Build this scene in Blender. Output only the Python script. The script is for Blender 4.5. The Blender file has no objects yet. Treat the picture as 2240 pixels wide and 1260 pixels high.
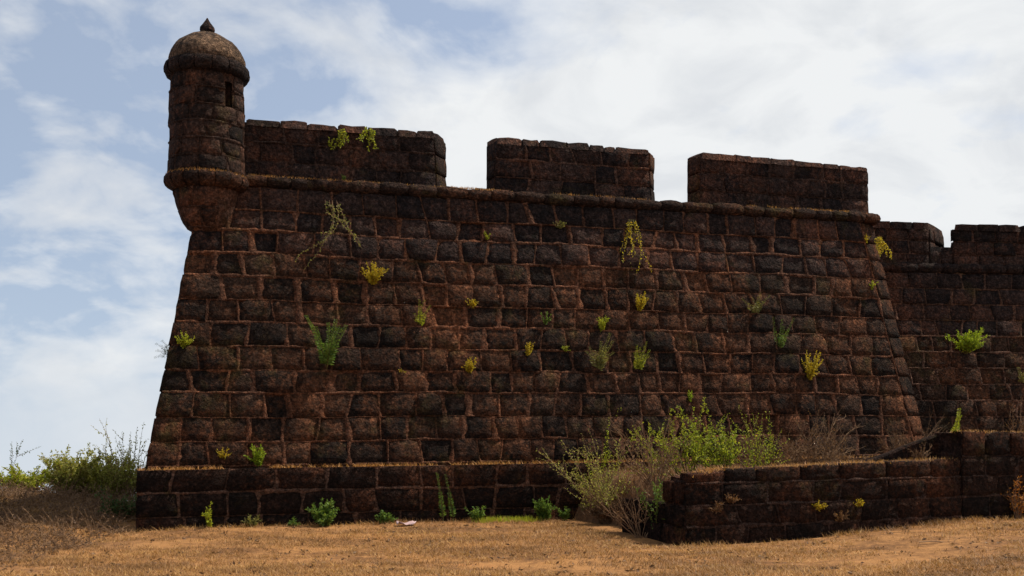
import bpy, math, random
import numpy as np
from mathutils import Vector, noise

# ------------------------------------------------------------------ camera, sky, sun, exposure
SC = bpy.context.scene
COL = SC.collection
EYE = 2.17            # eye height above the foot of the bastion
F = 2178.0            # focal length in photograph pixels (35 mm lens on 2240 px)
HY = 883.0            # the photograph's eye level

cam_d = bpy.data.cameras.new('camera')
cam = bpy.data.objects.new('camera', cam_d); COL.objects.link(cam)
cam.location = (0, 0, EYE); cam.rotation_euler = (math.radians(90), 0, 0)
cam_d.sensor_width = 36; cam_d.lens = 35.0; cam_d.shift_y = (HY - 630) / 2240
cam_d.clip_start = 0.1; cam_d.clip_end = 3000
SC.camera = cam

SUN_EL, SUN_AZ = math.radians(58), math.radians(17.5)      # azimuth from +X towards +Y
sun_dir = Vector((math.cos(SUN_EL) * math.cos(SUN_AZ), math.cos(SUN_EL) * math.sin(SUN_AZ), math.sin(SUN_EL)))
sd = bpy.data.lights.new('sun', 'SUN'); sd.energy = 5.0; sd.angle = math.radians(0.53); sd.color = (1, 0.90, 0.76)
sun = bpy.data.objects.new('sun', sd); COL.objects.link(sun)
sun.location = (20, 10, 40); sun.rotation_euler = sun_dir.to_track_quat('Z', 'Y').to_euler()

SC.view_settings.view_transform = 'Standard'; SC.view_settings.look = 'None'
SC.view_settings.exposure = 0.25; SC.view_settings.gamma = 1
SC.cycles.use_denoising = True
SC.cycles.max_bounces = 6


class NT:
    """small helper for writing node trees"""
    def __init__(s, tree): s.t = tree; tree.nodes.clear()
    def n(s, kind, **kw):
        nd = s.t.nodes.new(kind)
        for k, v in kw.items():
            if k == 'ins':
                for a, b in v.items(): s.put(nd, a, b)
            else: setattr(nd, k, v)
        return nd
    def put(s, nd, sock, val):
        i = nd.inputs[sock]
        if isinstance(val, bpy.types.NodeSocket): s.t.links.new(val, i)
        else: i.default_value = val
    def math(s, op, a, b=0.0, clamp=False):
        nd = s.n('ShaderNodeMath', operation=op, use_clamp=clamp); s.put(nd, 0, a); s.put(nd, 1, b); return nd.outputs[0]
    def mix(s, f, a, b, blend='MIX'):
        nd = s.n('ShaderNodeMix', data_type='RGBA', blend_type=blend)
        s.put(nd, 0, f); s.put(nd, 6, a); s.put(nd, 7, b); return nd.outputs[2]
    def ramp(s, f, stops, interp='LINEAR'):
        nd = s.n('ShaderNodeValToRGB'); s.put(nd, 0, f); e = nd.color_ramp.elements
        nd.color_ramp.interpolation = interp
        hi = max(1.0, stops[-1][0])
        if hi > 1: stops = [(p / hi, c) for p, c in stops]; s.put(nd, 0, s.math('DIVIDE', f, hi))
        e[0].position, e[0].color = stops[0][0], c4(stops[0][1]); e[1].position, e[1].color = stops[-1][0], c4(stops[-1][1])
        for p, c in stops[1:-1]:
            k = e.new(p); k.color = c4(c)
        return nd.outputs[0]
    def noise(s, vec, scale, detail=4, rough=0.55, dist=0.0):
        nd = s.n('ShaderNodeTexNoise', ins={'Scale': scale, 'Detail': detail, 'Roughness': rough, 'Distortion': dist})
        if vec is not None: s.put(nd, 'Vector', vec)
        return nd.outputs[0]
def c4(c):
    if isinstance(c, (int, float)): return (c, c, c, 1)
    return tuple(c) + (1,) if len(c) == 3 else tuple(c)

world = bpy.data.worlds.new('World'); SC.world = world; world.use_nodes = True
N = NT(world.node_tree)
tc = N.n('ShaderNodeTexCoord')
sep = N.n('ShaderNodeSeparateXYZ', ins={0: tc.outputs['Generated']})
zc = N.math('MULTIPLY', N.math('ADD', sep.outputs[2], N.math('SQRT', N.math('ADD', N.math('MULTIPLY', sep.outputs[2], sep.outputs[2]), 0.012))), 0.5)
up = N.n('ShaderNodeCombineXYZ', ins={0: sep.outputs[0], 1: sep.outputs[1], 2: N.math('ADD', zc, 0.16)})
sky = N.n('ShaderNodeTexSky', sky_type='NISHITA', sun_disc=False, sun_elevation=SUN_EL,
          sun_rotation=math.pi / 2 - SUN_AZ, altitude=50, air_density=1.1, dust_density=1.6, ozone_density=1.2)
N.put(sky, 'Vector', up.outputs[0])
den = N.math('ADD', zc, 0.30)
pl = N.n('ShaderNodeCombineXYZ', ins={0: N.math('DIVIDE', sep.outputs[0], den), 1: N.math('DIVIDE', sep.outputs[1], den), 2: 9.9})
cn1 = N.noise(pl.outputs[0], 1.5, 9, 0.52, 0.25)
cn2 = N.noise(pl.outputs[0], 5.0, 8, 0.55, 0.3)
# cloud cover: broad banks with billows, thicker towards the east (+X) and thin veil near the horizon
cov = N.math('ADD', N.math('MULTIPLY', cn1, 0.72), N.math('MULTIPLY', cn2, 0.42))
cov = N.math('ADD', N.math('ADD', cov, 0.024), N.math('MULTIPLY', sep.outputs[0], 0.23))
veil = N.math('MULTIPLY', N.math('SUBTRACT', 0.25, zc), 0.30)
cov = N.math('ADD', cov, N.math('MAXIMUM', veil, 0.0))
cf = N.ramp(cov, [(0.485, 0.0), (0.55, 0.55), (0.64, 1.0)])
low_haze = N.ramp(N.math('ADD', sep.outputs[2], 0.08), [(0.0, 0.97), (0.07, 0.86), (0.15, 0.42), (0.26, 0.34), (0.5, 0.32)])
cshade = N.noise(pl.outputs[0], 4.5, 9, 0.55, 0.4)
ccol = N.ramp(cshade, [(0.38, (0.65, 0.66, 0.675)), (0.56, (0.81, 0.81, 0.80))])
bg1 = N.n('ShaderNodeBackground', ins={'Color': sky.outputs[0], 'Strength': 0.12})
bg2 = N.n('ShaderNodeBackground', ins={'Color': ccol, 'Strength': 1.0})
mx = N.n('ShaderNodeMixShader', ins={0: cf, 1: bg1.outputs[0], 2: bg2.outputs[0]})
bg3 = N.n('ShaderNodeBackground', ins={'Color': (0.57, 0.615, 0.665, 1), 'Strength': 1.0})
mx2 = N.n('ShaderNodeMixShader', ins={0: low_haze, 1: mx.outputs[0], 2: bg3.outputs[0]})
N.n('ShaderNodeOutputWorld', ins={0: mx2.outputs[0]})

# ------------------------------------------------------------------ materials
def new_mat(name):
    m = bpy.data.materials.new(name); m.use_nodes = True
    return m, NT(m.node_tree)

def stone_mat(name, dark, mid, red, moss, red_amt=0.5, moss_amt=0.5, bump=1.0, rnd_amt=0.35, crust=0.7):
    """weathered laterite: dark crust and water stains, rusty worn patches, olive lichen, pitted surface"""
    m, n = new_mat(name)
    pos = n.n('ShaderNodeNewGeometry').outputs['Position']
    rnd = n.n('ShaderNodeObjectInfo').outputs['Random']
    fine = n.noise(pos, 17, 5, 0.78)
    mid_n = n.noise(pos, 7.0, 6, 0.68, 0.3)
    big = n.noise(pos, 0.62, 5, 0.6, 0.5)
    rv = n.math('ADD', n.math('MULTIPLY', rnd, rnd_amt), n.math('ADD', n.math('MULTIPLY', mid_n, 1.15), -.05 - rnd_amt * .5))
    c = n.ramp(rv, [(0.30, dark), (0.75, mid)])
    f_red = n.math('ADD', n.math('MULTIPLY', big, 0.75), n.math('MULTIPLY', n.noise(pos, 11, 5, .7), 0.55))
    f_red = n.math('ADD', f_red, n.math('MULTIPLY', rnd, 0.10))
    c = n.mix(n.ramp(f_red, [(0.76 - 0.16 * red_amt, 0.0), (0.96 - 0.2 * red_amt, 0.9)]), c, c4(red))
    moss_f = n.noise(pos, 1.5, 7, 0.72, 0.2)
    c = n.mix(n.ramp(moss_f, [(0.64 - 0.16 * moss_amt, 0.0), (0.78 - 0.14 * moss_amt, 0.8)]), c, c4(moss))
    # soot-black lichen crust in clouds, and run-off stains drawn out vertically
    st = n.n('ShaderNodeMapping', ins={'Vector': pos, 'Scale': (1.6, 1.6, 0.22)}).outputs[0]
    cr = n.math('ADD', n.math('MULTIPLY', n.noise(pos, 1.1, 7, 0.66, 0.6), 0.52), n.math('MULTIPLY', n.noise(st, 1.7, 5, 0.62), 0.48))
    c = n.mix(n.math('MULTIPLY', n.ramp(cr, [(0.44, 0.0), (0.60, 1.0)]), crust), c, (0.010, 0.0075, 0.007, 1))
    c = n.mix(0.85, c, n.ramp(fine, [(0.36, 0.16), (0.52, 0.95), (0.66, 2.3)]), 'MULTIPLY')
    vor = n.n('ShaderNodeTexVoronoi', ins={'Vector': pos, 'Scale': 24.0}).outputs[0]
    h = n.math('ADD', n.math('MULTIPLY', n.noise(pos, 12, 7, 0.80, 0.2), 1.5), n.math('MULTIPLY', vor, 0.5))
    b = n.n('ShaderNodeBump', ins={'Strength': 1.0 * bump, 'Distance': 0.13, 'Height': h})
    p = n.n('ShaderNodeBsdfPrincipled', ins={'Base Color': c, 'Roughness': 0.95, 'Specular IOR Level': 0.1, 'Normal': b.outputs[0]})
    n.n('ShaderNodeOutputMaterial', ins={0: p.outputs[0]})
    return m

M = {}
M['stone'] = stone_mat('laterite_block', (0.017, 0.012, 0.011), (0.090, 0.051, 0.034), (0.215, 0.084, 0.040), (0.085, 0.064, 0.022), 0.60, 0.68, crust=.72)
M['stone_top'] = stone_mat('blackened_laterite', (0.018, 0.014, 0.015), (0.082, 0.049, 0.040), (0.165, 0.068, 0.041), (0.052, 0.042, 0.019), 0.45, 0.45, crust=.42)
M['stone_low'] = stone_mat('dark_laterite', (0.013, 0.009, 0.008), (0.054, 0.027, 0.019), (0.145, 0.052, 0.024), (0.062, 0.044, 0.012), 0.40, 0.5, crust=.45)  # darker laterite for the plinth, low wall and stub
M['mortar'] = stone_mat('earth_mortar', (0.080, 0.038, 0.025), (0.185, 0.086, 0.052), (0.26, 0.098, 0.046), (0.115, 0.080, 0.024), 0.5, 0.55, crust=.55)
M['mortar_low'] = stone_mat('pale_earth_mortar', (0.072, 0.040, 0.030), (0.185, 0.102, 0.072), (0.22, 0.095, 0.050), (0.105, 0.078, 0.026), 0.4, 0.5, crust=.4)
M['mortar_dark'] = stone_mat('dark_mortar', (0.055, 0.034, 0.028), (0.150, 0.084, 0.062), (0.20, 0.082, 0.046), (0.085, 0.064, 0.026), 0.35, 0.45, crust=.35)  # duller, greyer mortar for merlons, plinth core and low walls
M['cordon'] = stone_mat('cordon_laterite', (0.024, 0.016, 0.014), (0.072, 0.040, 0.029), (0.180, 0.074, 0.038), (0.095, 0.068, 0.020), 0.5, 0.6, rnd_amt=.15, crust=.45)
M['turret'] = stone_mat('turret_laterite', (0.014, 0.010, 0.009), (0.062, 0.034, 0.025), (0.150, 0.060, 0.033), (0.055, 0.040, 0.016), 0.45, 0.5, rnd_amt=.4, crust=.3, bump=.7)
M['turret_mortar'] = stone_mat('turret_mortar', (0.060, 0.035, 0.027), (0.140, 0.076, 0.054), (0.20, 0.085, 0.048), (0.085, 0.060, 0.023), 0.4, 0.5, crust=.35)
M['cornice'] = stone_mat('cornice_laterite', (0.015, 0.012, 0.012), (0.052, 0.033, 0.028), (0.105, 0.050, 0.031), (0.045, 0.035, 0.017), 0.3, 0.4, rnd_amt=.1, crust=.4)
M['dome'] = stone_mat('dome_plaster', (0.045, 0.032, 0.026), (0.115, 0.080, 0.060), (0.32, 0.20, 0.125), (0.05, 0.042, 0.028), 0.9, 0.45, crust=.35)

def leaf_mat(name, cols, trans=0.4, patchy=False):
    m, n = new_mat(name)
    rnd = n.n('ShaderNodeNewGeometry').outputs['Random Per Island']
    k = len(cols) - 1
    c = n.ramp(rnd, [(i / k, cc) for i, cc in enumerate(cols)])
    if patchy:                                          # stretches of older, greyer grass
        pos = n.n('ShaderNodeNewGeometry').outputs['Position']
        mp = n.n('ShaderNodeMapping', ins={'Vector': pos, 'Scale': (0.5, 1.5, 1.0)}).outputs[0]
        c = n.mix(n.ramp(n.noise(mp, 0.8, 6, 0.65, 0.5), [(0.42, 0.0), (0.58, 0.95)]), c, n.mix(0.68, c, (0.10, 0.048, 0.022, 1)))
    p = n.n('ShaderNodeBsdfPrincipled', ins={'Base Color': c, 'Roughness': 0.6, 'Specular IOR Level': 0.25})
    t = n.n('ShaderNodeBsdfTranslucent', ins={'Color': n.mix(0.6, c, (1.0, 0.95, 0.5, 1), 'SOFT_LIGHT')})
    x = n.n('ShaderNodeMixShader', ins={0: trans, 1: p.outputs[0], 2: t.outputs[0]})
    n.n('ShaderNodeOutputMaterial', ins={0: x.outputs[0]})
    return m
M['yellow'] = leaf_mat('yellowed_leaf', [(0.28, 0.20, 0.012), (0.50, 0.37, 0.022), (0.36, 0.32, 0.025), (0.52, 0.30, 0.018)])
M['ygreen'] = leaf_mat('yellow_green_leaf', [(0.15, 0.19, 0.012), (0.36, 0.38, 0.025), (0.22, 0.29, 0.02), (0.42, 0.38, 0.04)])
M['green'] = leaf_mat('green_leaf', [(0.045, 0.095, 0.016), (0.10, 0.18, 0.03), (0.15, 0.22, 0.035), (0.065, 0.12, 0.03)])
M['bright'] = leaf_mat('bright_green_leaf', [(0.13, 0.21, 0.012), (0.27, 0.36, 0.02), (0.18, 0.27, 0.02), (0.34, 0.38, 0.03)])
M['dark'] = leaf_mat('dark_green_leaf', [(0.030, 0.055, 0.016), (0.05, 0.085, 0.025), (0.075, 0.11, 0.035)])
M['olive'] = leaf_mat('olive_leaf', [(0.09, 0.095, 0.028), (0.16, 0.165, 0.045), (0.24, 0.23, 0.06), (0.14, 0.10, 0.05)])
M['leafy'] = leaf_mat('scrub_leaf', [(0.15, 0.17, 0.035), (0.29, 0.31, 0.06), (0.38, 0.36, 0.10), (0.20, 0.17, 0.06)], 0.5)
M['fresh'] = leaf_mat('fresh_leaf', [(0.12, 0.17, 0.015), (0.26, 0.31, 0.025), (0.18, 0.23, 0.02), (0.36, 0.36, 0.04)])
M['pale'] = leaf_mat('pale_dry_leaf', [(0.22, 0.22, 0.11), (0.34, 0.32, 0.18), (0.16, 0.17, 0.06)])
M['dryleaf'] = leaf_mat('dry_leaf', [(0.09, 0.045, 0.02), (0.17, 0.09, 0.04), (0.24, 0.13, 0.055), (0.12, 0.05, 0.03)], 0.25)
M['brush'] = leaf_mat('dead_brush', [(0.06, 0.034, 0.02), (0.13, 0.075, 0.04), (0.20, 0.12, 0.06), (0.09, 0.045, 0.03)], 0.2)
M['rust'] = leaf_mat('rust_leaf', [(0.30, 0.08, 0.012), (0.40, 0.16, 0.02), (0.18, 0.06, 0.015)], 0.3)
M['straw'] = leaf_mat('straw', [(0.40, 0.20, 0.060), (0.50, 0.27, 0.085), (0.30, 0.135, 0.045), (0.44, 0.21, 0.065), (0.22, 0.105, 0.035)], 0.25)
M['lawn'] = leaf_mat('lawn_straw', [(0.39, 0.212, 0.078), (0.57, 0.35, 0.135), (0.25, 0.128, 0.052), (0.49, 0.265, 0.092), (0.13, 0.068, 0.033), (0.42, 0.22, 0.075)], 0.25, True)

def plain_mat(name, c0, c1, scale=8, rough=0.85):
    m, n = new_mat(name)
    pos = n.n('ShaderNodeNewGeometry').outputs['Position']
    c = n.ramp(n.noise(pos, scale, 5, 0.6), [(0.3, c0), (0.7, c1)])
    p = n.n('ShaderNodeBsdfPrincipled', ins={'Base Color': c, 'Roughness': rough, 'Specular IOR Level': 0.2})
    n.n('ShaderNodeOutputMaterial', ins={0: p.outputs[0]})
    return m
M['stem_green'] = plain_mat('green_stem', (0.07, 0.075, 0.02), (0.14, 0.12, 0.035))
M['stem_dry'] = plain_mat('dry_stem', (0.12, 0.065, 0.035), (0.26, 0.16, 0.09))
M['litter'] = plain_mat('pale_plastic', (0.38, 0.25, 0.25), (0.55, 0.42, 0.42), 20, 0.5)

def ground_mat():
    m, n = new_mat('dry_turf')
    pos = n.n('ShaderNodeNewGeometry').outputs['Position']
    sc = n.n('ShaderNodeMapping', ins={'Vector': pos, 'Scale': (0.55, 1.3, 1.0)}).outputs[0]
    a = n.noise(sc, 0.9, 6, 0.62, 0.6); b = n.noise(pos, 9, 6, 0.7); d = n.noise(pos, 60, 4, 0.6)
    f = n.math('ADD', n.math('MULTIPLY', a, 0.6), n.math('MULTIPLY', b, 0.4))
    c = n.ramp(f, [(0.36, (0.09, 0.048, 0.025)), (0.46, (0.19, 0.094, 0.040)), (0.56, (0.33, 0.168, 0.065)), (0.72, (0.28, 0.120, 0.048))])
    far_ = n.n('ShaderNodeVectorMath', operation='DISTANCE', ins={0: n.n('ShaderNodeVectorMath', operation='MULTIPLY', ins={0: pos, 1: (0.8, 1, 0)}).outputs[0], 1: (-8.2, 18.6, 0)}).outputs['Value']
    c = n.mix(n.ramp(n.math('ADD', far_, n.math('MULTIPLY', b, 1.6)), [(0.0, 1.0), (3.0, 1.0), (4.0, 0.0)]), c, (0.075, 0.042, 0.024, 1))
    c = n.mix(0.7, c, n.ramp(d, [(0.3, 0.55), (0.7, 1.35)]), 'MULTIPLY')
    bp = n.n('ShaderNodeBump', ins={'Strength': 0.8, 'Distance': 0.04, 'Height': n.math('ADD', b, n.math('MULTIPLY', d, 0.4))})
    p = n.n('ShaderNodeBsdfPrincipled', ins={'Base Color': c, 'Roughness': 0.95, 'Specular IOR Level': 0.1, 'Normal': bp.outputs[0]})
    n.n('ShaderNodeOutputMaterial', ins={0: p.outputs[0]})
    return m
M['ground'] = ground_mat()
M['soil'] = plain_mat('shaded_litter_soil', (0.07, 0.034, 0.018), (0.17, 0.085, 0.038), 14, 0.95)  # leaf-litter brown, with the shade under the shrubs darkened into it

# ------------------------------------------------------------------ object helpers
def wloc(o):
    v = Vector((0, 0, 0))
    while o is not None: v += o.location; o = o.parent
    return v
def tag(o, label=None, cat=None, group=None, kind=None):
    if label: o['label'] = label
    if cat: o['category'] = cat
    if group: o['group'] = group
    if kind: o['kind'] = kind
    return o
def empty(name, loc, label=None, cat=None, group=None, parent=None):
    o = bpy.data.objects.new(name, None); COL.objects.link(o); o.empty_display_size = 0.2
    if parent: o.parent = parent; o.location = Vector(loc) - wloc(parent)
    else: o.location = loc; o['kind'] = 'thing'
    return tag(o, label, cat, group)
def mk(name, verts, faces, mat, parent=None, smooth=True):
    """one mesh object from world-space vertices; its origin is the middle of its underside"""
    v = np.asarray(verts, dtype=np.float32).reshape(-1, 3)
    lo, hi = v.min(0), v.max(0)
    org = np.array([(lo[0] + hi[0]) / 2, (lo[1] + hi[1]) / 2, lo[2]], dtype=np.float32)
    me = bpy.data.meshes.new(name)
    me.from_pydata((v - org).tolist(), [], faces if isinstance(faces, list) else faces.tolist())
    me.materials.append(M[mat])
    if smooth: me.polygons.foreach_set('use_smooth', [True] * len(me.polygons))
    o = bpy.data.objects.new(name, me); COL.objects.link(o)
    if parent: o.parent = parent; o.location = Vector(org.tolist()) - wloc(parent)
    else: o.location = org.tolist()
    return o
def nz(x, y, z, s=1.0): return noise.noise(Vector((x * s, y * s, z * s)))

def grid_faces(nr, nc, closed=False, off=0):
    f = []
    for i in range(nr - 1):
        for j in range(nc if closed else nc - 1):
            k = (j + 1) % nc
            f.append((off + i * nc + j, off + i * nc + k, off + (i + 1) * nc + k, off + (i + 1) * nc + j))
    return f

# ------------------------------------------------------------------ masonry blocks
def pair(x): return x if isinstance(x, tuple) else (x, x)
def block(name, fmap, a0, a1, b0, b1, rng, parent, mat, proud=.01, sink=.06, sink_l=None, sink_r=None, sink_t=None, rough=.006):
    """one rough stone, 50 triangles: a worn face whose rim is bedded in the mortar.
    fmap(a, b, h) maps along / up / out of the surface to the world"""
    (al, at), (bl_, bt) = pair(a0), pair(a1)
    vs = []
    L, Hh = abs(bl_ - al), b1 - b0
    tilt_a, tilt_b = rng.uniform(-.004, .004), rng.uniform(-.006, .003)
    ea, eb = min(.2, rng.uniform(.006, .014) / L), min(.2, rng.uniform(.006, .013) / abs(Hh))
    S2 = [0, ea, .30, .70, 1 - ea, 1]; T2 = [0, eb, .35, .65, 1 - eb, 1]
    for j, t in enumerate(T2):
        for i, s in enumerate(S2):
            lo, hi = al + (at - al) * t, bl_ + (bt - bl_) * t
            ei, ej = i in (0, 5), j in (0, 5)
            ri, rj = i in (1, 4), j in (1, 4)
            a = lo + s * (hi - lo); b = b0 + t * Hh
            if ei or ej:
                h = -sink
                if i == 0 and sink_l: h = -sink_l
                if i == 5 and sink_r: h = -sink_r
                if j == 5 and sink_t: h = -sink_t
            else:
                h = proud + tilt_a * (s - .5) * 2 + tilt_b * (t - .5) * 2 + rng.uniform(-rough, rough)
                if ri and rj: h -= rng.uniform(0, .006)
            if (i in (0, 1, 4, 5)) and (j in (0, 1, 4, 5)):       # worn corners
                k = rng.uniform(.0, 1.0) ** 4 * min(.06, Hh * .15)
                a += k if i < 3 else -k; b += k if j < 3 else -k
            a += rng.uniform(-.010, .010); b += rng.uniform(-.008, .008)
            vs.append(fmap(a, b, h))
    o = mk(name, vs, grid_faces(6, 6), mat, parent)
    o.data.polygons.foreach_set('use_smooth', [0 < f % 5 < 4 and 0 < f // 5 < 4 for f in range(25)])
    return o

def course(fmap, b0, b1, lo, hi, rng, parent, mat, wmin=.46, wmax=.80, gap=.006, proud=.01, name='block', edge_l=None, edge_r=None, sink_t=None, joints=None, slant=.022, vary=.008, ends=None):
    """one course of stones between a=lo and a=hi; notes where the mortar joints run"""
    ws = []; tot = 0
    while tot < hi - lo: w = rng.uniform(wmin, wmax); ws.append(w); tot += w
    k = (hi - lo) / tot; n = len(ws); js = [(lo, lo)]; a = lo
    for w in ws[:-1]:
        a += w * k; d = rng.gauss(0, slant); js.append((a - d, a + d))
    js.append((hi, hi)); out = []
    if ends: js[0] = ends[0] or js[0]; js[-1] = ends[1] or js[-1]
    for i in range(n):
        gl = -.014 if (i == 0 and edge_l) else gap; gr = -.014 if (i == n - 1 and edge_r) else gap
        A0, A1 = (js[i][0] + gl, js[i][1] + gl), (js[i + 1][0] - gr, js[i + 1][1] - gr)
        out.append(block(name, fmap, A0, A1, b0 + gap * .7, b1 - gap * .7, rng, parent, mat, proud=proud + rng.gauss(0, vary) - (.045 if vary > .0085 and rng.random() < .035 else 0),
                   sink_l=edge_l if i == 0 else None, sink_r=edge_r if i == n - 1 else None, sink_t=sink_t))
    if joints is not None:
        for q in js[1:-1]: joints.append(((q[0], b0), (q[1], b1), 1))
        joints.append(((lo, b0), (hi, b0), 0))
    return out

def ridges(fmap, joints, mat, parent, wv=.050, wh=.026, hgt=.013, sink=.05, step=.07, name='mortar_joints', seed=0):
    """the raised, crumbling mortar that stands between the worn stones: one mesh"""
    rng = random.Random(seed + 77); vs, fs = [], []
    for (p, q, vert) in joints:
        L = math.hypot(q[0] - p[0], q[1] - p[1]); n = max(3, int(L / step)); w0 = (wv if vert else wh) * rng.uniform(.4, 1.5)
        ta, tb = (q[0] - p[0]) / L, (q[1] - p[1]) / L; b = len(vs); h0 = rng.uniform(-.6, .7) * hgt * .6
        for i in range(n + 1):
            t = i / n; a = p[0] + (q[0] - p[0]) * t; z = p[1] + (q[1] - p[1]) * t
            x = fmap(a, z, 0)
            w = w0 * (1 + .55 * nz(*x, 5.0) + .45 * nz(*x, 13.0)); h = hgt + h0 + hgt * (1.5 * nz(x[0] + 7, x[1], x[2], 2.0) + 1.0 * nz(x[0] - 9, x[1], x[2], 8.0))
            off = .012 * nz(x[0], x[1] + 4, x[2], 6.0)
            for k, (s_, hh) in enumerate(((-1.5, -sink), (-.85, h - .014), (.1, h + .004), (.85, h - .012), (1.5, -sink))):
                vs.append(fmap(a - tb * (s_ * w + off) , z + ta * (s_ * w + off), hh))
        for i in range(n):
            for k in range(4):
                c = b + i * 5 + k; fs.append((c, c + 1, c + 6, c + 5))
    return mk(name, vs, fs, mat, parent)

# ------------------------------------------------------------------ the bastion's frame of reference
TH = math.radians(16.0)
AX, AY = -6.17, 16.75                       # foot of the battered face at its left corner
UX, UY = math.cos(TH), math.sin(TH)
def B(u, w, z): return (AX + u * UX - w * UY, AY + u * UY + w * UX, z)
ZP, ZC, ZT = 1.10, 6.21, 7.35               # plinth ledge, cordon, parapet top
BF, BL, BR, LEN = 0.17, 0.173, 0.155, 15.72
def left_u(z): return BL * (z - ZP)
def right_u(z): return LEN - BR * (z - ZP)
def face_w(u, z):
    e = u - (right_u(z) - 0.44)
    return BF * (z - ZP) + (0.42 * e if e > 0 else 0)

def smooth(a, b, x):
    t = min(1, max(0, (x - a) / (b - a))); return t * t * (3 - 2 * t)
def ground_z(x, y):
    z = .04 + .26 * (1 - smooth(8, 14, y))
    z += .42 * math.exp(-(((x + 9.6) / 2.6) ** 2 + ((y - 18.4) / 2.1) ** 2))
    z += .05 * nz(x, y, 0, .35) + .035 * nz(x * .7, y * 1.3, 3, 1.1) + .018 * nz(x, y, 5, 2.6)
    z += .20 * smooth(3.5, 8.0, x) * (1 - smooth(17, 19, y))
    k = 1 - smooth(-6.3, -3.5, x)
    if y > 20: z -= .34 * (y - 20) * k
    r = math.hypot(x, y - 14)
    if r > 45: z -= .3 * (r - 45)
    return z

# ------------------------------------------------------------------ ground
def axis(parts):
    out = []
    for a, b, st in parts: out += list(np.arange(a, b, st))
    return out
gx = axis([(-320, -40, 20), (-40, -14, 1.6), (-14, 14, .25), (14, 40, 1.6), (40, 321, 20)])
gy = axis([(-260, -20, 20), (-20, 6, 1.5), (6, 24, .25), (24, 50, 1.6), (50, 341, 20)])
gv = [(x, y, ground_z(x, y)) for y in gy for x in gx]
ground = mk('ground', gv, grid_faces(len(gy), len(gx)), 'ground')
tag(ground, 'dry straw coloured turf in front of the fort', None, None, 'structure')

# ------------------------------------------------------------------ bastion
R = random.Random(11)
bastion = empty('bastion', B(7.8, 2, 0), 'battered laterite bastion wall with three merlons above a rounded cordon', 'bastion')

# mortar core: a closed shell, front face finely gridded
zs = [ZP - .05 + i * (ZC + .02 - ZP + .05) / 46 for i in range(47)]
cv = []; ncol = 0
for z in zs:
    lu, ru = left_u(z), right_u(z); row = []
    row.append(B(lu + 2.6, face_w(lu, z) + 7.5, z)); row.append(B(lu + .6, face_w(lu, z) + 1.6, z))
    K = 150
    for k in range(K + 1):
        u = lu + .012 + (ru - lu - .024) * k / K
        d = .016 * nz(u, 0, z, 2.1) + .010 * nz(u, 5, z, 6.5)
        row.append(B(u, face_w(u, z) + d + .05, z))
    row.append(B(ru - .1, face_w(ru, z) + 1.2, z)); row.append(B(ru - .3, face_w(ru, z) + 4.6, z))
    ncol = len(row); cv += row
fcs = grid_faces(len(zs), ncol)
fcs.append(tuple((len(zs) - 1) * ncol + i for i in range(ncol)))
fcs += [(i * ncol, (i + 1) * ncol, (i + 2) * ncol - 1, (i + 1) * ncol - 1) for i in range(len(zs) - 1)]
mk('mortar_core', cv, fcs, 'mortar', bastion)

def wall_map(u, z, h):
    e = 1 / math.sqrt(1 + BF * BF)
    k = smooth(0, .4, z - ZP) * smooth(0, .3, ZC - .1 - z)
    z += k * (.030 * nz(u, 0, z * .7, .45) + .014 * nz(u, 3, z, 1.5))
    return B(u, face_w(u, z) - h * e, z + h * BF * e)
NC = 12; CH = (ZC - .11 - ZP) / NC
CZ = [ZP + (c + (R.uniform(-.06, .06) if 0 < c < NC else 0)) * CH for c in range(NC + 1)]
J = []
for c in range(NC):
    z0, z1 = CZ[c], CZ[c + 1]
    zm = (z0 + z1) / 2
    course(wall_map, z0, z1, left_u(zm), right_u(zm) - .45, R, bastion, 'stone' if c < NC - 3 else 'stone_top', .44, .70, edge_l=.25, joints=J, vary=.009,
           ends=((left_u(z0), left_u(z1)), (right_u(z0) - .45, right_u(z1) - .45)))
    course(wall_map, z0, z1, right_u(zm) - .44, right_u(zm), R, bastion, 'stone', .44, .6, name='corner_block', edge_r=.25,
           ends=((right_u(z0) - .44, right_u(z1) - .44), (right_u(z0), right_u(z1))))
    J.append(((right_u(z0) - .445, z0), (right_u(z1) - .445, z1), 1))
ridges(wall_map, J, 'mortar', bastion)

# plinth
plinth = mk('plinth', [B(u, w + (.012 * nz(u, w, z, 3) if w < 0 else 0), z) for z in (-.5, 0, .2, .4, .6, .8, 1.0, ZP - .05) for (u, w) in
            [(1.0, 7), (-.09, .6)] + [(-.085 + k * (LEN + .6) / 80, -.085) for k in range(81)] + [(LEN + .5, .9), (LEN + .3, 4)]],
            grid_faces(8, 85) + [tuple(7 * 85 + i for i in range(85))], 'mortar_dark', bastion)
def plinth_map(u, z, h):
    z += .02 * nz(u, 8, z, .7)
    return B(u, -.125 - h, z)
J = []
for z0, z1 in ((-.12, .25), (.25, .66), (.66, ZP - .035)):
    course(plinth_map, z0, z1, -.13, LEN + .4, R, plinth, 'stone_low', .5, .9, edge_l=.22, sink_t=.10 if z1 > 1 else None, joints=J)
ridges(plinth_map, J, 'mortar_low', plinth, wv=.05, wh=.03, hgt=.010, seed=1)

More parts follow.
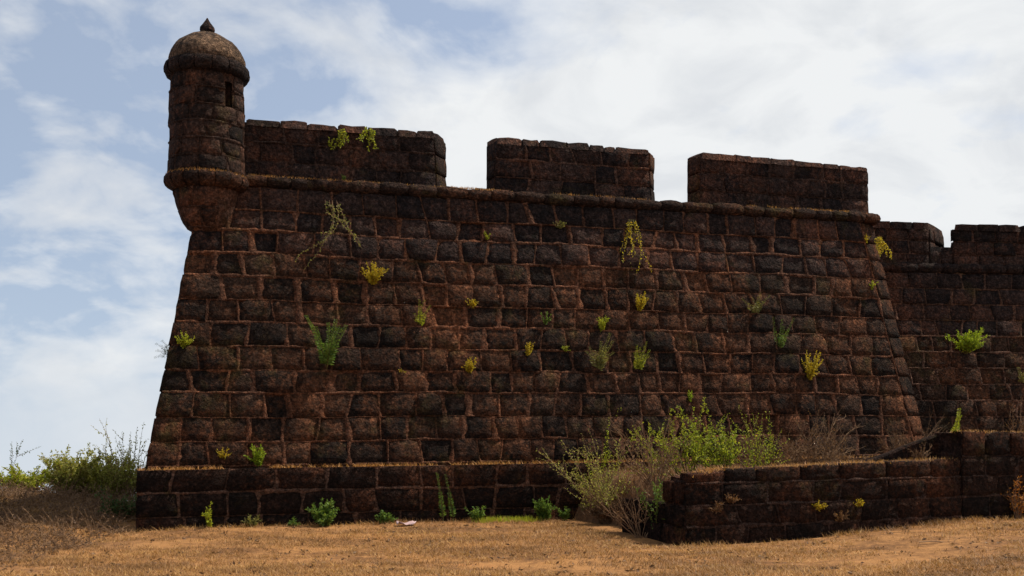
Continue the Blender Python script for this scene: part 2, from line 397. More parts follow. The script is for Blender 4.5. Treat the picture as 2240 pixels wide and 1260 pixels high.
# cordon: rounded stones end to end
def round_stone(name, path, rad, rng, parent, mat, nr=5, ns=9, flat=1.0):
    """a short roll of stone along path(t) -> (centre, out, up)"""
    vs = []
    for i in range(nr):
        t = i / (nr - 1)
        c, o, upv = path(t)
        r = rad * (.80 if i in (0, nr - 1) else 1) * rng.uniform(.93, 1.07)
        for k in range(ns):
            a = 2 * math.pi * k / ns
            rr = r * rng.uniform(.94, 1.06)
            vs.append(tuple(Vector(c) + Vector(o) * (math.cos(a) * rr) + Vector(upv) * (math.sin(a) * rr * flat)))
    fs = grid_faces(nr, ns, True) + [tuple(range(ns - 1, -1, -1)), tuple((nr - 1) * ns + k for k in range(ns))]
    return mk(name, vs, fs, mat, parent)
cordon = empty('cordon', B(8, face_w(8, ZC), ZC), parent=bastion)
u = 1.55; out = Vector((UY, -UX, 0)); upv = Vector((0, 0, 1)); uend = right_u(ZC) - .02
while u < uend - .1:
    l = min(R.uniform(.34, .74), uend - u)
    if uend - u - l < .25: l = uend - u
    dz = R.uniform(-.014, .014); dw = R.uniform(-.015, .015); rad = R.uniform(.118, .136)
    round_stone('cordon_stone', lambda t, u=u, l=l: (B(u + l * (.004 + t * .992), BF * (ZC - ZP) + .02 + dw, ZC + dz), out, upv), rad, R, cordon, 'cordon', flat=.95)
    u += l
for k in range(4):                                   # the return along the flank
    round_stone('cordon_stone', lambda t, k=k: (B(uend + .05 - .02 * k, BF * (ZC - ZP) + .02 + k * .6 + t * .59, ZC), Vector((UX, UY, 0)), upv), .13, R, cordon, 'cordon')

# merlons: front edge ul..ur, back edge bl..br one metre further in
WP = BF * (ZC - ZP) + .03
TK = 0.45
def merlon(ul, ur, bl, br, tops, rng, cap_gap=(), lean=.03, right_cheek=True, left_cheek=True):
    root = empty('merlon', B((ul + ur) / 2, WP + .5, ZC), parent=bastion)
    z0 = ZC + .02
    zt = ZT - .075
    def fr(u, z): return u + (lean * (zt - z) if u > (ul + ur) / 2 else -lean * .4 * (zt - z))
    n = 24; vs = []; rows = 6
    for j in range(rows):
        z = z0 + (zt - z0) * j / (rows - 1); zz = z if j else z - .25
        r = [B(bl, WP + TK, zz)]
        for k in range(n + 1):
            uu = ul + (ur - ul) * k / n
            r.append(B(fr(uu, z), WP + .04 + .012 * nz(uu, 2, z, 4), zz))
        r.append(B(br, WP + TK, zz)); vs += r
    nc = n + 3
    fs = grid_faces(rows, nc, True) + [tuple((rows - 1) * nc + i for i in range(nc))]
    mk('mortar_core', vs, fs, 'mortar_dark', root)
    def fm(u, z, h): return B(fr(u, z), WP - h, z)
    rowz = [z0 - .03, z0 + (zt - z0) * .34, z0 + (zt - z0) * .68, zt + .02]
    J = []
    for q in range(3):
        course(fm, rowz[q], rowz[q + 1], ul, ur, rng, root, 'stone_top', .42, .78, edge_l=.12, edge_r=.12, joints=J)
    ridges(fm, J, 'mortar_dark', root, wv=.036, wh=.024, hgt=.016, seed=int(ul * 10))
    # cheeks
    def cheek(p, q2, sgn):
        L2 = math.hypot(q2[0] - p[0], TK); du, dw = (q2[0] - p[0]) / L2, TK / L2
        nu, nw = (dw, -du) if sgn > 0 else (-dw, du)
        def cm(a, z, h):
            if sgn < 0: a = L2 - a
            u0 = fr(p[0], z)
            k = a / L2
            return B(u0 + (q2[0] - u0) * k + nu * h, WP + TK * k + nw * h, z)
        for q in range(3):
            course(cm, rowz[q], rowz[q + 1], .02, L2 - .02, rng, root, 'cordon', .5, .7, proud=.02)
    if right_cheek: cheek((ur,), (br,), 1)
    if left_cheek: cheek((ul,), (bl,), -1)
    # capping stones
    def cap_u(s, back): return (bl + (br - bl) * s) if back else (ul + (ur - ul) * s)
    s = 0.0; Lf = ur - ul
    while s < .999:
        ds = rng.uniform(.25, .80) / Lf
        if s + ds > .94: ds = 1 - s
        top = ZT + np.interp(ul + (s + ds / 2) * Lf, tops[0], tops[1]) + rng.uniform(-.02, .02)
        base = zt - .01
        vs = []
        g = .010 / Lf
        for (w, hh) in ((WP - .028, .80), (WP + .04, 1.0), (WP + TK * .5, 1.04), (WP + TK + .02, .94)):
            kk = min(1, max(0, (w - WP) / TK))
            for j, tt in enumerate((0, .08, .5, .92, 1)):
                uu = (1 - kk) * cap_u(s + g + tt * (ds - 2 * g), 0) + kk * cap_u(s + g + tt * (ds - 2 * g), 1)
                zz = base + (top - base) * hh * (rng.uniform(.55, .97) if j in (0, 4) else 1) + rng.uniform(-.02, .02)
                vs.append(B(uu + rng.uniform(-.01, .01), w + rng.uniform(-.012, .012), zz))
        nv = len(vs)
        ring = [0, 1, 2, 3, 4, 9, 14, 19, 18, 17, 16, 15, 10, 5]
        low = [Vector(vs[i]) for i in ring]
        for v in low: vs.append((v.x, v.y, base - .04 + rng.uniform(-.01, .01)))
        fs = grid_faces(4, 5)
        m = len(ring)
        fs += [(ring[(i + 1) % m], ring[i], nv + i, nv + (i + 1) % m) for i in range(m)]
        fs.append(tuple(nv + i for i in range(m)))
        if not any(a < s + ds / 2 < b for a, b in cap_gap):
            mk('cap_stone', vs, fs, 'stone_top', root)
        s += ds
    return root
merlon(1.25, 5.12, 1.2, 5.45, ([1.2, 2, 4, 5.2], [-.03, .0, .0, .03]), R, cap_gap=((0, .10),), left_cheek=False)
merlon(6.36, 9.56, 6.28, 9.88, ([6.3, 6.7, 8, 9.5], [-.05, .02, .0, -.02]), R)
merlon(10.74, 14.72, 10.65, 14.66, ([10.6, 11.2, 13, 14.7], [-.03, .03, .0, -.04]), R, right_cheek=False)
# stones left on the sill between the first and second merlon
def sill_map(u, w, h): return B(u, w, ZC + .05 + h)
for (a, b, hh) in ((5.55, 5.98, .05), (5.98, 6.4, .09), (9.7, 10.3, .04)):
    block('sill_stone', sill_map, a, b, WP + .06, WP + .6, R, bastion, 'stone_top', proud=hh, sink=.06)

# ------------------------------------------------------------------ sentry turret at the salient corner
TC = B(.98, .95, 0)
def cyl(th, r, z): return (TC[0] + r * math.sin(th), TC[1] - r * math.cos(th), z)     # theta 0 faces the photographer, + to the right
turret = empty('sentry_turret', (TC[0], TC[1], 5.25), 'round domed sentry turret with a slit window on the bastion corner', 'turret')
RT = random.Random(5)
ZB0, ZB1 = 6.22, 8.00
def body_r(z): return .655 - .035 * (z - ZB0) / (ZB1 - ZB0)
SL0, SL1, SZ0, SZ1 = math.radians(46), math.radians(60), 7.38, 7.84      # slit window
# hollow shell with a slit through it (and one opposite)
ths = sorted(set([round(2 * math.pi * k / 72 - math.pi, 4) for k in range(72)] + [SL0, SL1, SL0 - math.pi + .12, SL1 - math.pi + .12]))
zz = sorted(set([ZB0 + (ZB1 - ZB0) * k / 14 for k in range(15)] + [SZ0, SZ1]))
def in_slit(t0, t1, z0, z1):
    tm, zm = (t0 + t1) / 2, (z0 + z1) / 2
    return SZ0 < zm < SZ1 and (SL0 < tm < SL1 or SL0 - math.pi + .12 < tm < SL1 - math.pi + .12)
sv, sf = [], []
nt = len(ths)
for dr in (0, -.24):
    for z in zz:
        for t in ths: sv.append(cyl(t, body_r(z) + dr + (.008 * nz(t * 4, z * 5, 0, 1) if dr == 0 else 0), z))
no = nt * len(zz)
for i in range(len(zz) - 1):
    for j in range(nt):
        k = (j + 1) % nt
        t1 = ths[k] if k else ths[0] + 2 * math.pi
        a, b, c, d = i * nt + j, i * nt + k, (i + 1) * nt + k, (i + 1) * nt + j
        if in_slit(ths[j], t1, zz[i], zz[i + 1]):
            pj, nj = (j - 1) % nt, (j + 1) % nt
            if not in_slit(ths[pj], ths[j], zz[i], zz[i + 1]): sf.append((a, d, no + d, no + a))
            if not in_slit(ths[k], ths[(k + 1) % nt], zz[i], zz[i + 1]): sf.append((b, no + b, no + c, c))
            if not in_slit(ths[j], t1, zz[i - 1], zz[i]): sf.append((a, no + a, no + b, b))
            if not in_slit(ths[j], t1, zz[i + 1], zz[i + 2]): sf.append((d, c, no + c, no + d))
        else:
            sf.append((a, b, c, d)); sf.append((no + d, no + c, no + b, no + a))
mk('shell', sv, sf, 'mortar', turret)
def tmap(a, z, h):
    r = body_r(z) + h; return cyl(a / .64, r, z)
NCT = 6; JT = []
for c in range(NCT):
    z0 = ZB0 + (ZB1 - ZB0) * c / NCT; z1 = ZB0 + (ZB1 - ZB0) * (c + 1) / NCT
    off = RT.uniform(0, .3)
    def skip(a0, a1, z0=z0, z1=z1):
        if z1 < SZ0 + .05 or z0 > SZ1 - .05: return False
        for s0, s1 in ((SL0, SL1), (SL0 - math.pi + .12, SL1 - math.pi + .12)):
            for k in (-2 * math.pi, 0, 2 * math.pi):
                if a0 / .64 < s1 + k and a1 / .64 > s0 + k: return True
        return False
    full = 2 * math.pi * .64
    if z1 < SZ0 + .05 or z0 > SZ1 - .05:
        course(tmap, z0, z1, -full / 2 + off, full / 2 + off, RT, turret, 'turret', .34, .52, proud=.014, joints=JT, vary=.005, slant=.01)
    else:                                            # courses broken by the slit end at its jambs
        s0a, s1a, b0a, b1a = SL0 * .64, SL1 * .64, (SL0 - math.pi + .12) * .64, (SL1 - math.pi + .12) * .64
        course(tmap, z0, z1, b1a + .012, s0a - .012, RT, turret, 'turret', .34, .52, proud=.014, joints=JT, vary=.005, slant=.01)
        course(tmap, z0, z1, s1a + .012, b0a + full - .012, RT, turret, 'turret', .34, .52, proud=.014, joints=JT, vary=.005, slant=.01)

ridges(tmap, JT, 'turret_mortar', turret, wv=.028, wh=.022, hgt=.018, sink=.03, seed=3)
def lathe(name, prof, mat, parent, seg=64, amp=.012, sc=5):
    vs = []
    for r, z in prof:
        for k in range(seg):
            t = 2 * math.pi * k / seg
            d = amp * nz(math.sin(t) * r, math.cos(t) * r, z, sc) + amp * .6 * nz(math.sin(t) * r, math.cos(t) * r, z, sc * 3)
            vs.append(cyl(t, max(.002, r + d * (1 if r > .05 else .2)), z + d * .4))
    fs = grid_faces(len(prof), seg, True) + [tuple(range(seg - 1, -1, -1)), tuple((len(prof) - 1) * seg + k for k in range(seg))]
    return mk(name, vs, fs, mat, parent)
lathe('dome', [(.58, 8.21), (.645, 8.235), (.662, 8.31), (.655, 8.36), (.635, 8.43), (.60, 8.50), (.55, 8.57), (.485, 8.635), (.41, 8.69), (.335, 8.74), (.25, 8.785), (.18, 8.82), (.11, 8.85)], 'dome', turret, 64, .02, 4)
lathe('finial', [(.10, 8.835), (.125, 8.86), (.132, 8.90), (.122, 8.945), (.085, 8.99), (.055, 9.035), (.028, 9.08), (.010, 9.115)], 'stone_top', turret, 24, .008, 9)
# curved cornice, base ring and corbel built from stones
def ring_stones(name, prof, n, mat, parent, rng, th0=0.0, gap=.006):
    for k in range(n):
        t0, t1 = th0 + 2 * math.pi * k / n, th0 + 2 * math.pi * (k + 1) / n
        vs = []; rr = rng.uniform(-.010, .012)
        ts = [t0 + gap, t0 + (t1 - t0) * .12, t0 + (t1 - t0) * .5, t0 + (t1 - t0) * .88, t1 - gap]
        for (r, z, e) in prof:
            for q, t in enumerate(ts):
                d = (rr * .7 - (.010 if q in (0, 4) else 0) + rng.uniform(-.008, .008)) * e
                vs.append(cyl(t, r + d, z + rng.uniform(-.006, .006) * e))
        m = len(ts); P = len(prof)
        fs = grid_faces(P, m)
        fs += [tuple(i * m for i in range(P - 1, -1, -1)), tuple(i * m + m - 1 for i in range(P))]
        mk(name, vs, fs, mat, parent)
ring_stones('cornice_stone', [(.50, 7.98, 0), (.64, 7.99, .5), (.70, 8.01, 1), (.73, 8.06, 1), (.742, 8.12, 1), (.735, 8.18, 1), (.71, 8.225, 1), (.68, 8.245, .7), (.55, 8.25, 0)], 15, 'cornice', turret, RT)
ring_stones('base_ring_stone', [(.45, 5.97, 0), (.60, 5.98, .5), (.68, 6.02, 1), (.725, 6.07, 1), (.742, 6.13, 1), (.733, 6.19, 1), (.70, 6.24, 1), (.63, 6.26, .5), (.45, 6.26, 0)], 16, 'cordon', turret, RT, .1)
lathe('corbel', [(.08, 5.16), (.25, 5.24), (.36, 5.34), (.43, 5.46), (.485, 5.60), (.525, 5.76), (.555, 5.92), (.56, 6.02)], 'turret_mortar', turret, 48, .012, 6)
JK = []
CP = [(5.16, .08), (5.24, .25), (5.34, .36), (5.46, .43), (5.60, .485), (5.76, .525), (5.92, .555), (6.02, .56)]
def corb_map(a, z, h):
    r = np.interp(z, [p[0] for p in CP], [p[1] for p in CP]); return cyl(a / .5, r + h, z)
for z0, z1 in ((5.30, 5.62), (5.63, 5.98)):
    course(corb_map, z0, z1, -.95, .34, RT, turret, 'turret', .36, .6, proud=.014, vary=.004, joints=JK)

ridges(corb_map, JK, 'turret_mortar', turret, wv=.022, wh=.02, hgt=.016, sink=.03, seed=8, name='corbel_joints')

# ------------------------------------------------------------------ curtain wall set back on the right
TH2 = math.radians(8.0); C0 = (10.2, 24.15)
def CW(u, w, z): return (C0[0] + u * math.cos(TH2) - w * math.sin(TH2), C0[1] + u * math.sin(TH2) + w * math.cos(TH2), z)
ZC2, ZT2 = 5.46, 6.55
curtain = empty('curtain_wall', CW(2, 1, 0), 'recessed curtain wall with two merlons at the right edge', 'fort wall')
RC = random.Random(23)
def cw_w(z): return BF * (z - ZC2)
def curtain_map(u, z, h): return CW(u, cw_w(z) - h, z + h * BF)
cv = []; zs2 = [-.3 + k * (ZC2 + .32) / 26 for k in range(27)]
ul2, ur2, K = -3.4, 9.0, 70
for z in zs2:
    cv.append(CW(ul2, 3, z))
    for k in range(K + 1):
        u = ul2 + (ur2 - ul2) * k / K
        cv.append(CW(u, cw_w(z) + .05 + .016 * nz(u, 9, z, 2.4), z))
    cv.append(CW(ur2, 3, z))
nc = K + 3
mk('mortar_core', cv, grid_faces(len(zs2), nc, True) + [tuple((len(zs2) - 1) * nc + i for i in range(nc))], 'mortar', curtain)
JC = []
for c in range(13):
    z0 = .30 + c * (ZC2 - .12 - .30) / 13; z1 = z0 + (ZC2 - .12 - .30) / 13
    course(curtain_map, z0, z1, -2.3, 4.6, RC, curtain, 'stone' if c < 9 else 'stone_top', .42, .74, joints=JC)
ridges(curtain_map, JC, 'mortar_low', curtain, wv=.04, wh=.026, hgt=.014, seed=4)
cord2 = empty('cordon', CW(1, 0, ZC2), parent=curtain)
u = -2.2; o2 = Vector((math.sin(TH2), -math.cos(TH2), 0))
while u < 4.6:
    l = RC.uniform(.4, .75)
    round_stone('cordon_stone', lambda t, u=u, l=l: (CW(u + l * (.004 + t * .992), .02, ZC2 + RC.uniform(-.01, .01)), o2, upv), RC.uniform(.11, .13), RC, cord2, 'stone_top')
    u += l
def merlon2(ul, ur, bl, br, rng):
    root = empty('merlon', CW((ul + ur) / 2, .5, ZC2), parent=curtain)
    zt = ZT2 - .14; vs = []
    n = 14
    for z in (ZC2 - .1, ZC2 + .3, ZC2 + .6, zt):
        vs.append(CW(bl, 1.0, z))
        for k in range(n + 1): vs.append(CW(ul + (ur - ul) * k / n, .06 + .012 * nz(k, z, 1, 2), z))
        vs.append(CW(br, 1.0, z))
    nc = n + 3
    mk('mortar_core', vs, grid_faces(4, nc, True) + [tuple(3 * nc + i for i in range(nc))], 'mortar_dark', root)
    fm = lambda u, z, h: CW(u, .03 - h, z)
    hz = [ZC2 + .02, ZC2 + .34, ZC2 + .66, zt + .02]
    J = []
    for q in range(3): course(fm, hz[q], hz[q + 1], ul, ur, rng, root, 'stone_top', .42, .7, edge_l=.1, edge_r=.1, joints=J)
    ridges(fm, J, 'mortar_dark', root, wv=.03, wh=.018, hgt=.008, seed=int(ul * 10))
    L2 = math.hypot(br - ur, .97)
    def cm(a, z, h):
        k = a / L2; return CW(ur + (br - ur) * k + h * .97 / L2, .03 + .97 * k - h * (br - ur) / L2, z)
    for q in range(3): course(cm, hz[q], hz[q + 1], .02, L2 - .02, rng, root, 'stone_top', .4, .6, proud=.02)
    s = ul
    while s < ur - .05:
        l = rng.uniform(.4, .65)
        if ur - s - l < .25: l = ur - s
        tm = lambda a, b, h, q=s: CW(a, b, zt + .03 + h)
        block('cap_stone', tm, (s + .008, (bl if s == ul else s) + .008), (s + l - .008, (br if s + l > ur - .05 else s + l) - .008), -.01, 1.0, rng, root, 'stone_top', proud=rng.uniform(.09, .13), sink=.05)
        s += l
merlon2(-2.2, -.10, -2.2, .90, RC)
merlon2(.57, 4.8, 1.16, 4.8, RC)
sm = lambda a, b, h: CW(a, b, ZC2 + .46 + .16 * b + h)
mk('sill_core', [CW(-.15, .06, ZC2 - .05), CW(.62, .06, ZC2 - .05), CW(1.25, .98, ZC2 - .05), CW(.8, .98, ZC2 - .05),
                 CW(-.15, .06, ZC2 + .44), CW(.62, .06, ZC2 + .44), CW(1.25, .98, ZC2 + .58), CW(.8, .98, ZC2 + .58)],
   [(0, 1, 5, 4), (1, 2, 6, 5), (2, 3, 7, 6), (3, 0, 4, 7), (4, 5, 6, 7)], 'mortar_dark', curtain, False)
for q in range(2): block('block', lambda a, z, h: CW(a, .06 - h, z), -.09 + .33 * q, .23 + .33 * q, ZC2 + .10, ZC2 + .42, RC, curtain, 'stone_top', proud=.02)
block('sill_stone', sm, (-.08, .84), (.55, 1.18), .05, .95, RC, curtain, 'stone_top', proud=.05, sink=.06)

# ------------------------------------------------------------------ low ruined wall in front, and the higher stub at its right end
P1 = Vector((2.60, 14.90, 0)); P2 = Vector((7.38, 16.36, 0)); DV = (P2 - P1).normalized(); NV = Vector((-DV.y, DV.x, 0))
LW = (P2 - P1).length
def LOW(a, w, z): v = P1 + DV * a + NV * w; return (v.x, v.y, z)
RL = random.Random(31)
low = empty('low_wall', LOW(LW / 2, .25, 0), 'low dark ruined wall in front of the bastion, shrubs growing behind it', 'ruined wall')
def low_top(a): return 1.17 + .10 * a / LW + .02 * nz(a, 0, 0, 1.2) - .10 * (1 - smooth(0, .7, a))
vs = []
n = 60
for j in range(9):
    t = j / 8
    for k in range(n + 1):
        a = LW * k / n
        vs.append(LOW(a, .04 + .018 * nz(a, j * .3, 7, 3), -.25 + (low_top(a) - .03 + .25) * t))
base = len(vs)
for k in range(n + 1): a = LW * k / n; vs.append(LOW(a, .5, low_top(a) - .02))
for k in range(n + 1): a = LW * k / n; vs.append(LOW(a, .5, -.25))
fs = grid_faces(11, n + 1)
fs += [tuple(j * (n + 1) for j in range(10, -1, -1)), tuple(j * (n + 1) + n for j in range(11))]
mk('mortar_core', vs, fs, 'mortar_dark', low)
lm = lambda a, z, h: LOW(a, -h, z)
lz = [-.05, .31, .63, .96]; J = []
for q in range(3): course(lm, lz[q], lz[q + 1], 0, LW, RL, low, 'stone_low', .5, .95, edge_l=.2, joints=J, gap=.002, vary=.004)
ridges(lm, J + [((0, .965), (LW, .965), 0)], 'mortar_dark', low, wv=.04, wh=.03, hgt=.012, seed=6)
a = 0
while a < LW - .1:                                    # top course follows the uneven crest
    l = min(RL.uniform(.5, .9), LW - a)
    block('block', lm, a + .004, a + l - .004, .965, low_top(a + l / 2) - .005, RL, low, 'stone_low', proud=RL.uniform(.0, .012), sink_t=.10, sink_l=.2 if a == 0 else None)
    a += l
# broken return at the left end, stepping down towards the bastion
E1 = Vector((2.60, 14.92, 0)); E2 = Vector((1.86, 16.35, 0)); ED = (E2 - E1).normalized(); EN = Vector((-ED.y, ED.x, 0)) ; EL = (E2 - E1).length
def END(a, h, z): v = E1 + ED * a + EN * h; return (v.x, v.y, z)      # h > 0 points towards the left, away from the fill
def end_top(a): return 1.06 if a < .30 else (.85 if a < .5 else .66)
vs = []
aa = [0, .29, .31, .49, .51, .9, 1.3, EL]
for hgt in (0, -.45):
    for a in aa: vs.append(END(a, hgt, -.25))
    for a in aa: vs.append(END(a, hgt, end_top(a) - .05))
m = len(aa)
fs = [(i, i + 1, m + i + 1, m + i) for i in range(m - 1)] + [(2 * m + i + 1, 2 * m + i, 3 * m + i, 3 * m + i + 1) for i in range(m - 1)]
fs += [(m + i, m + i + 1, 3 * m + i + 1, 3 * m + i) for i in range(m - 1)] + [(m - 1, 3 * m - 1, 4 * m - 1, 2 * m - 1), (0, m, 3 * m, 2 * m)]
mk('return_core', vs, fs, 'mortar_dark', low, False)
em = lambda a, z, h: END(EL - a, h, z)
for z0, z1, lo, hi in ((-.05, .32, 0, EL), (.32, .63, 0, EL - .02), (.65, 1.0, EL - .48, EL)):
    course(em, z0, z1, lo, hi, RL, low, 'stone_low', .36, .6, proud=.05, edge_l=.2, sink_t=.12)

stub = empty('wall_stub', LOW(LW + 1.5, .3, 0), 'taller dark wall stub with a sloping shoulder at the right edge', 'ruined wall')
HS = LW + .004; SE = LW + 3.6
def stub_top(a): return 1.70 + .03 * nz(a, 4, 0, 1.1)
vs = []; n = 36
for j in range(9):
    for k in range(n + 1):
        a = HS + (SE - HS) * k / n
        vs.append(LOW(a, .01 + .02 * nz(a, j * .3, 2, 3), -.25 + (stub_top(a) - .03 + .25) * j / 8))
for k in range(n + 1): a = HS + (SE - HS) * k / n; vs.append(LOW(a, .62, stub_top(a) - .04))
for k in range(n + 1): a = HS + (SE - HS) * k / n; vs.append(LOW(a, .62, -.25))
fs = grid_faces(11, n + 1) + [tuple(j * (n + 1) for j in range(10, -1, -1)), tuple(j * (n + 1) + n for j in range(11))]
mk('mortar_core', vs, fs, 'mortar_dark', stub)
sm2 = lambda a, z, h: LOW(a, -.012 - h, z)
sz = [-.05, .30, .64, .97, 1.30]; J = []
for q in range(4): course(sm2, sz[q], sz[q + 1], HS, SE, RL, stub, 'stone_low', .5, .9, joints=J, gap=.002, vary=.004)
ridges(sm2, J + [((HS, 1.305), (SE, 1.305), 0)], 'mortar_dark', stub, wv=.04, wh=.03, hgt=.012, seed=7)
a = HS
while a < SE - .1:
    l = min(RL.uniform(.45, .8), SE - a)
    block('block', sm2, a + .01, a + l - .01, 1.31, stub_top(a + l / 2), RL, stub, 'stone_low', proud=.015, sink_t=.2, sink_l=.3 if a == HS else None)
    a += l
# sloping shoulder running down to the left behind the low wall
J = []
vs = []
for (a, zt2) in ((HS + .05, 1.66), (HS - .45, 1.52), (HS - .95, 1.36), (HS - 1.45, 1.20)):
    for w in (.54, .56, .66, .68):
        vs.append(LOW(a, w, zt2 - (.03 if w in (.54, .68) else 0) + RL.uniform(-.01, .01)))
    vs.append(LOW(a, .68, .4)); vs.append(LOW(a, .54, .4))
fs = grid_faces(4, 6, True) + [(0, 1, 2, 3, 4, 5), (23, 22, 21, 20, 19, 18)]
mk('shoulder', vs, fs, 'stone_low', stub, False)

# fill behind the low wall
vs = []; na, nw = 60, 14
for j in range(nw + 1):
    for k in range(na + 1):
        a = -1.6 + (SE + 1.5) * k / na
        p0 = Vector(LOW(a, .40, 0))
        # straight back to the plinth along the bastion's depth direction
        den = -UY * (-UY) + UX * UX
        uu = (p0.x - AX) * UX + (p0.y - AY) * UY; ww = -(p0.x - AX) * UY + (p0.y - AY) * UX
        w = ww + (-.10 - ww) * j / nw
        x, y, _ = B(uu, w, 0)
        e = (Vector((x, y, 0)) - E1).dot(-EN)                 # distance inside the broken return
        z = .84 + .05 * nz(x, y, 1, .9) + .05 * j / nw - 1.6 * (1 - smooth(.0, 1.0, e)) - .3 * (1 - smooth(-1.2, 0, e))
        vs.append((x, y, z))
TV = list(vs)
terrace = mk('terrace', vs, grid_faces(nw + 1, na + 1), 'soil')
tag(terrace, 'overgrown earth fill between the low wall and the bastion', None, None, 'structure')

# ------------------------------------------------------------------ vegetation
class Veg:
    """collects stems (thin tubes) and leaves (bent blades) of one plant"""
    def __init__(s, seed): s.r = random.Random(seed); s.sv, s.sf, s.lv, s.lf = [], [], [], []
    def tube(s, pts, r0, r1):
        n = len(pts); b = len(s.sv)
        for i, p in enumerate(pts):
            d = (pts[min(i + 1, n - 1)] - pts[max(i - 1, 0)])
            d = d.normalized() if d.length > 1e-6 else Vector((0, 0, 1))
            x = d.cross(Vector((.3, .9, .1))); x = x.normalized() if x.length > 1e-5 else Vector((1, 0, 0))
            y = d.cross(x); r = r0 + (r1 - r0) * i / (n - 1)
            for k in range(3):
                a = 2.0944 * k; s.sv.append(tuple(p + x * (math.cos(a) * r) + y * (math.sin(a) * r)))
        for i in range(n - 1):
            for k in range(3):
                q = (k + 1) % 3; s.sf.append((b + i * 3 + k, b + i * 3 + q, b + i * 3 + 3 + q, b + i * 3 + 3 + k))
    def leaf(s, p, d, L, W):
        r = s.r
        side = d.cross(Vector((r.uniform(-1, 1), r.uniform(-1, 1), r.uniform(-1, 1))))
        if side.length < 1e-4: return
        side.normalize(); nrm = d.cross(side) * (L * r.uniform(-.2, .2)); b = len(s.lv)
        s.lv += [tuple(p), tuple(p + d * (.45 * L) + side * (W * .5) + nrm * .6), tuple(p + d * L - nrm), tuple(p + d * (.45 * L) - side * (W * .5) + nrm * .6)]
        s.lf.append((b, b + 1, b + 2, b + 3))
    def path(s, p, d, L, n=7, bend=Vector((0, 0, 0)), wob=.12):
        pts = [p.copy()]; d = d.normalized(); st = L / n
        for i in range(n):
            d = (d + bend / n + Vector((s.r.gauss(0, wob), s.r.gauss(0, wob), s.r.gauss(0, wob))) * .6).normalized()
            p = p + d * st; pts.append(p)
        return pts
    def dress(s, pts, per, L, W, f0=.15, spread=.9, taper=.4):
        """leaves set alternately along a stem"""
        n = len(pts) - 1
        for q in range(per):
            t = f0 + (1 - f0) * (q + s.r.random()) / per; x = min(n - 1e-4, t * n); i = int(x)
            p = pts[i].lerp(pts[i + 1], x - i); d = (pts[i + 1] - pts[i]).normalized()
            v = Vector((s.r.gauss(0, 1), s.r.gauss(0, 1), s.r.gauss(0, 1))).normalized()
            k = s.r.uniform(.7, 1.25) * (1 - taper * t)
            s.leaf(p, (d * (1 - spread * .5) + v * spread).normalized(), L * k, W * k)
    def frond(s, pts, per, L, W):
        """leaflets paired left and right of a fern rachis"""
        n = len(pts) - 1; sd = None
        for q in range(per):
            t = .12 + .88 * q / per; x = min(n - 1e-4, t * n); i = int(x)
            p = pts[i].lerp(pts[i + 1], x - i); d = (pts[i + 1] - pts[i]).normalized()
            if sd is None:
                sd = d.cross(Vector((s.r.uniform(-.4, .4), -1, s.r.uniform(-.3, .3)))).normalized()
            k = math.sin(min(1, .35 + t) * math.pi * .93) * .8 + .25
            for sg in (-1, 1):
                dd = (sd * sg + d * .45 + Vector((s.r.gauss(0, .12), s.r.gauss(0, .12), s.r.gauss(0, .12)))).normalized()
                s.leaf(p, dd, L * k * s.r.uniform(.8, 1.15), W * k)
    def done(s, name, label, cat, base, leafmat, stemmat, group=None):
        root = empty(name, tuple(base), label, cat, group)
        if s.sv: mk('stem', s.sv, s.sf, stemmat, root)
        if s.lv: mk('foliage', s.lv, s.lf, leafmat, root, False)
        return root

def ray(px, py): return Vector(((px - 1120) / F, 1.0, -(py - HY) / F))
def hit(px, py, q, nrm):
    d = ray(px, py); e = Vector((0, 0, EYE)); q = Vector(q); nrm = Vector(nrm)
    return e + d * ((q - e).dot(nrm) / d.dot(nrm))
NOUT = Vector((UY, -UX, 0))
FN = (NOUT + Vector((0, 0, BF))).normalized()
def on_wall(px, py): return hit(px, py, B(0, -.0, ZP), FN)
def on_plinth(px, py): return hit(px, py, B(0, -.14, 0), NOUT)
def on_parapet(px, py): return hit(px, py, B(0, WP - .02, 0), NOUT)
def on_curtain(px, py): return hit(px, py, CW(0, 0, ZC2), (Vector((math.sin(TH2), -math.cos(TH2), BF))).normalized())
def on_ground(px, py):
    d = ray(px, py); z = .05
    for _ in range(6):
        t = (z - EYE) / d.z; p = Vector((0, 0, EYE)) + d * t; z = ground_z(p.x, p.y)
    return Vector((p.x, p.y, z))
def m_of(p, px): return px * p.y / F

def tuft(seed, p, out, w, h, label, leafmat, cat='weed', n=None, leaf=.05, name='wall_weed', group=None, stemmat='stem_green', lean=0.0):
    """bunch of leafy shoots springing from one crack; w, h in metres"""
    v = Veg(seed); r = v.r; n = int((n or 14) * 1.5)
    for i in range(n):
        a = r.gauss(0, .5); L = h * r.uniform(.45, 1.05)
        side = Vector((UX, UY, 0)) * (math.sin(a) * w / max(h, .05) * .8 + lean * .5)
        d = Vector((0, 0, 1)) + side + out * r.uniform(.15, .75)
        pts = v.path(p - out * .02, d, L, 6, Vector((lean, 0, -.35 * r.random())), .16)
        v.tube(pts, .004, .0015); v.dress(pts, max(8, int(L / .011)), leaf * 1.1, leaf * .55, .1, .9)
    return v.done(name, label, cat, p, leafmat, stemmat, group)

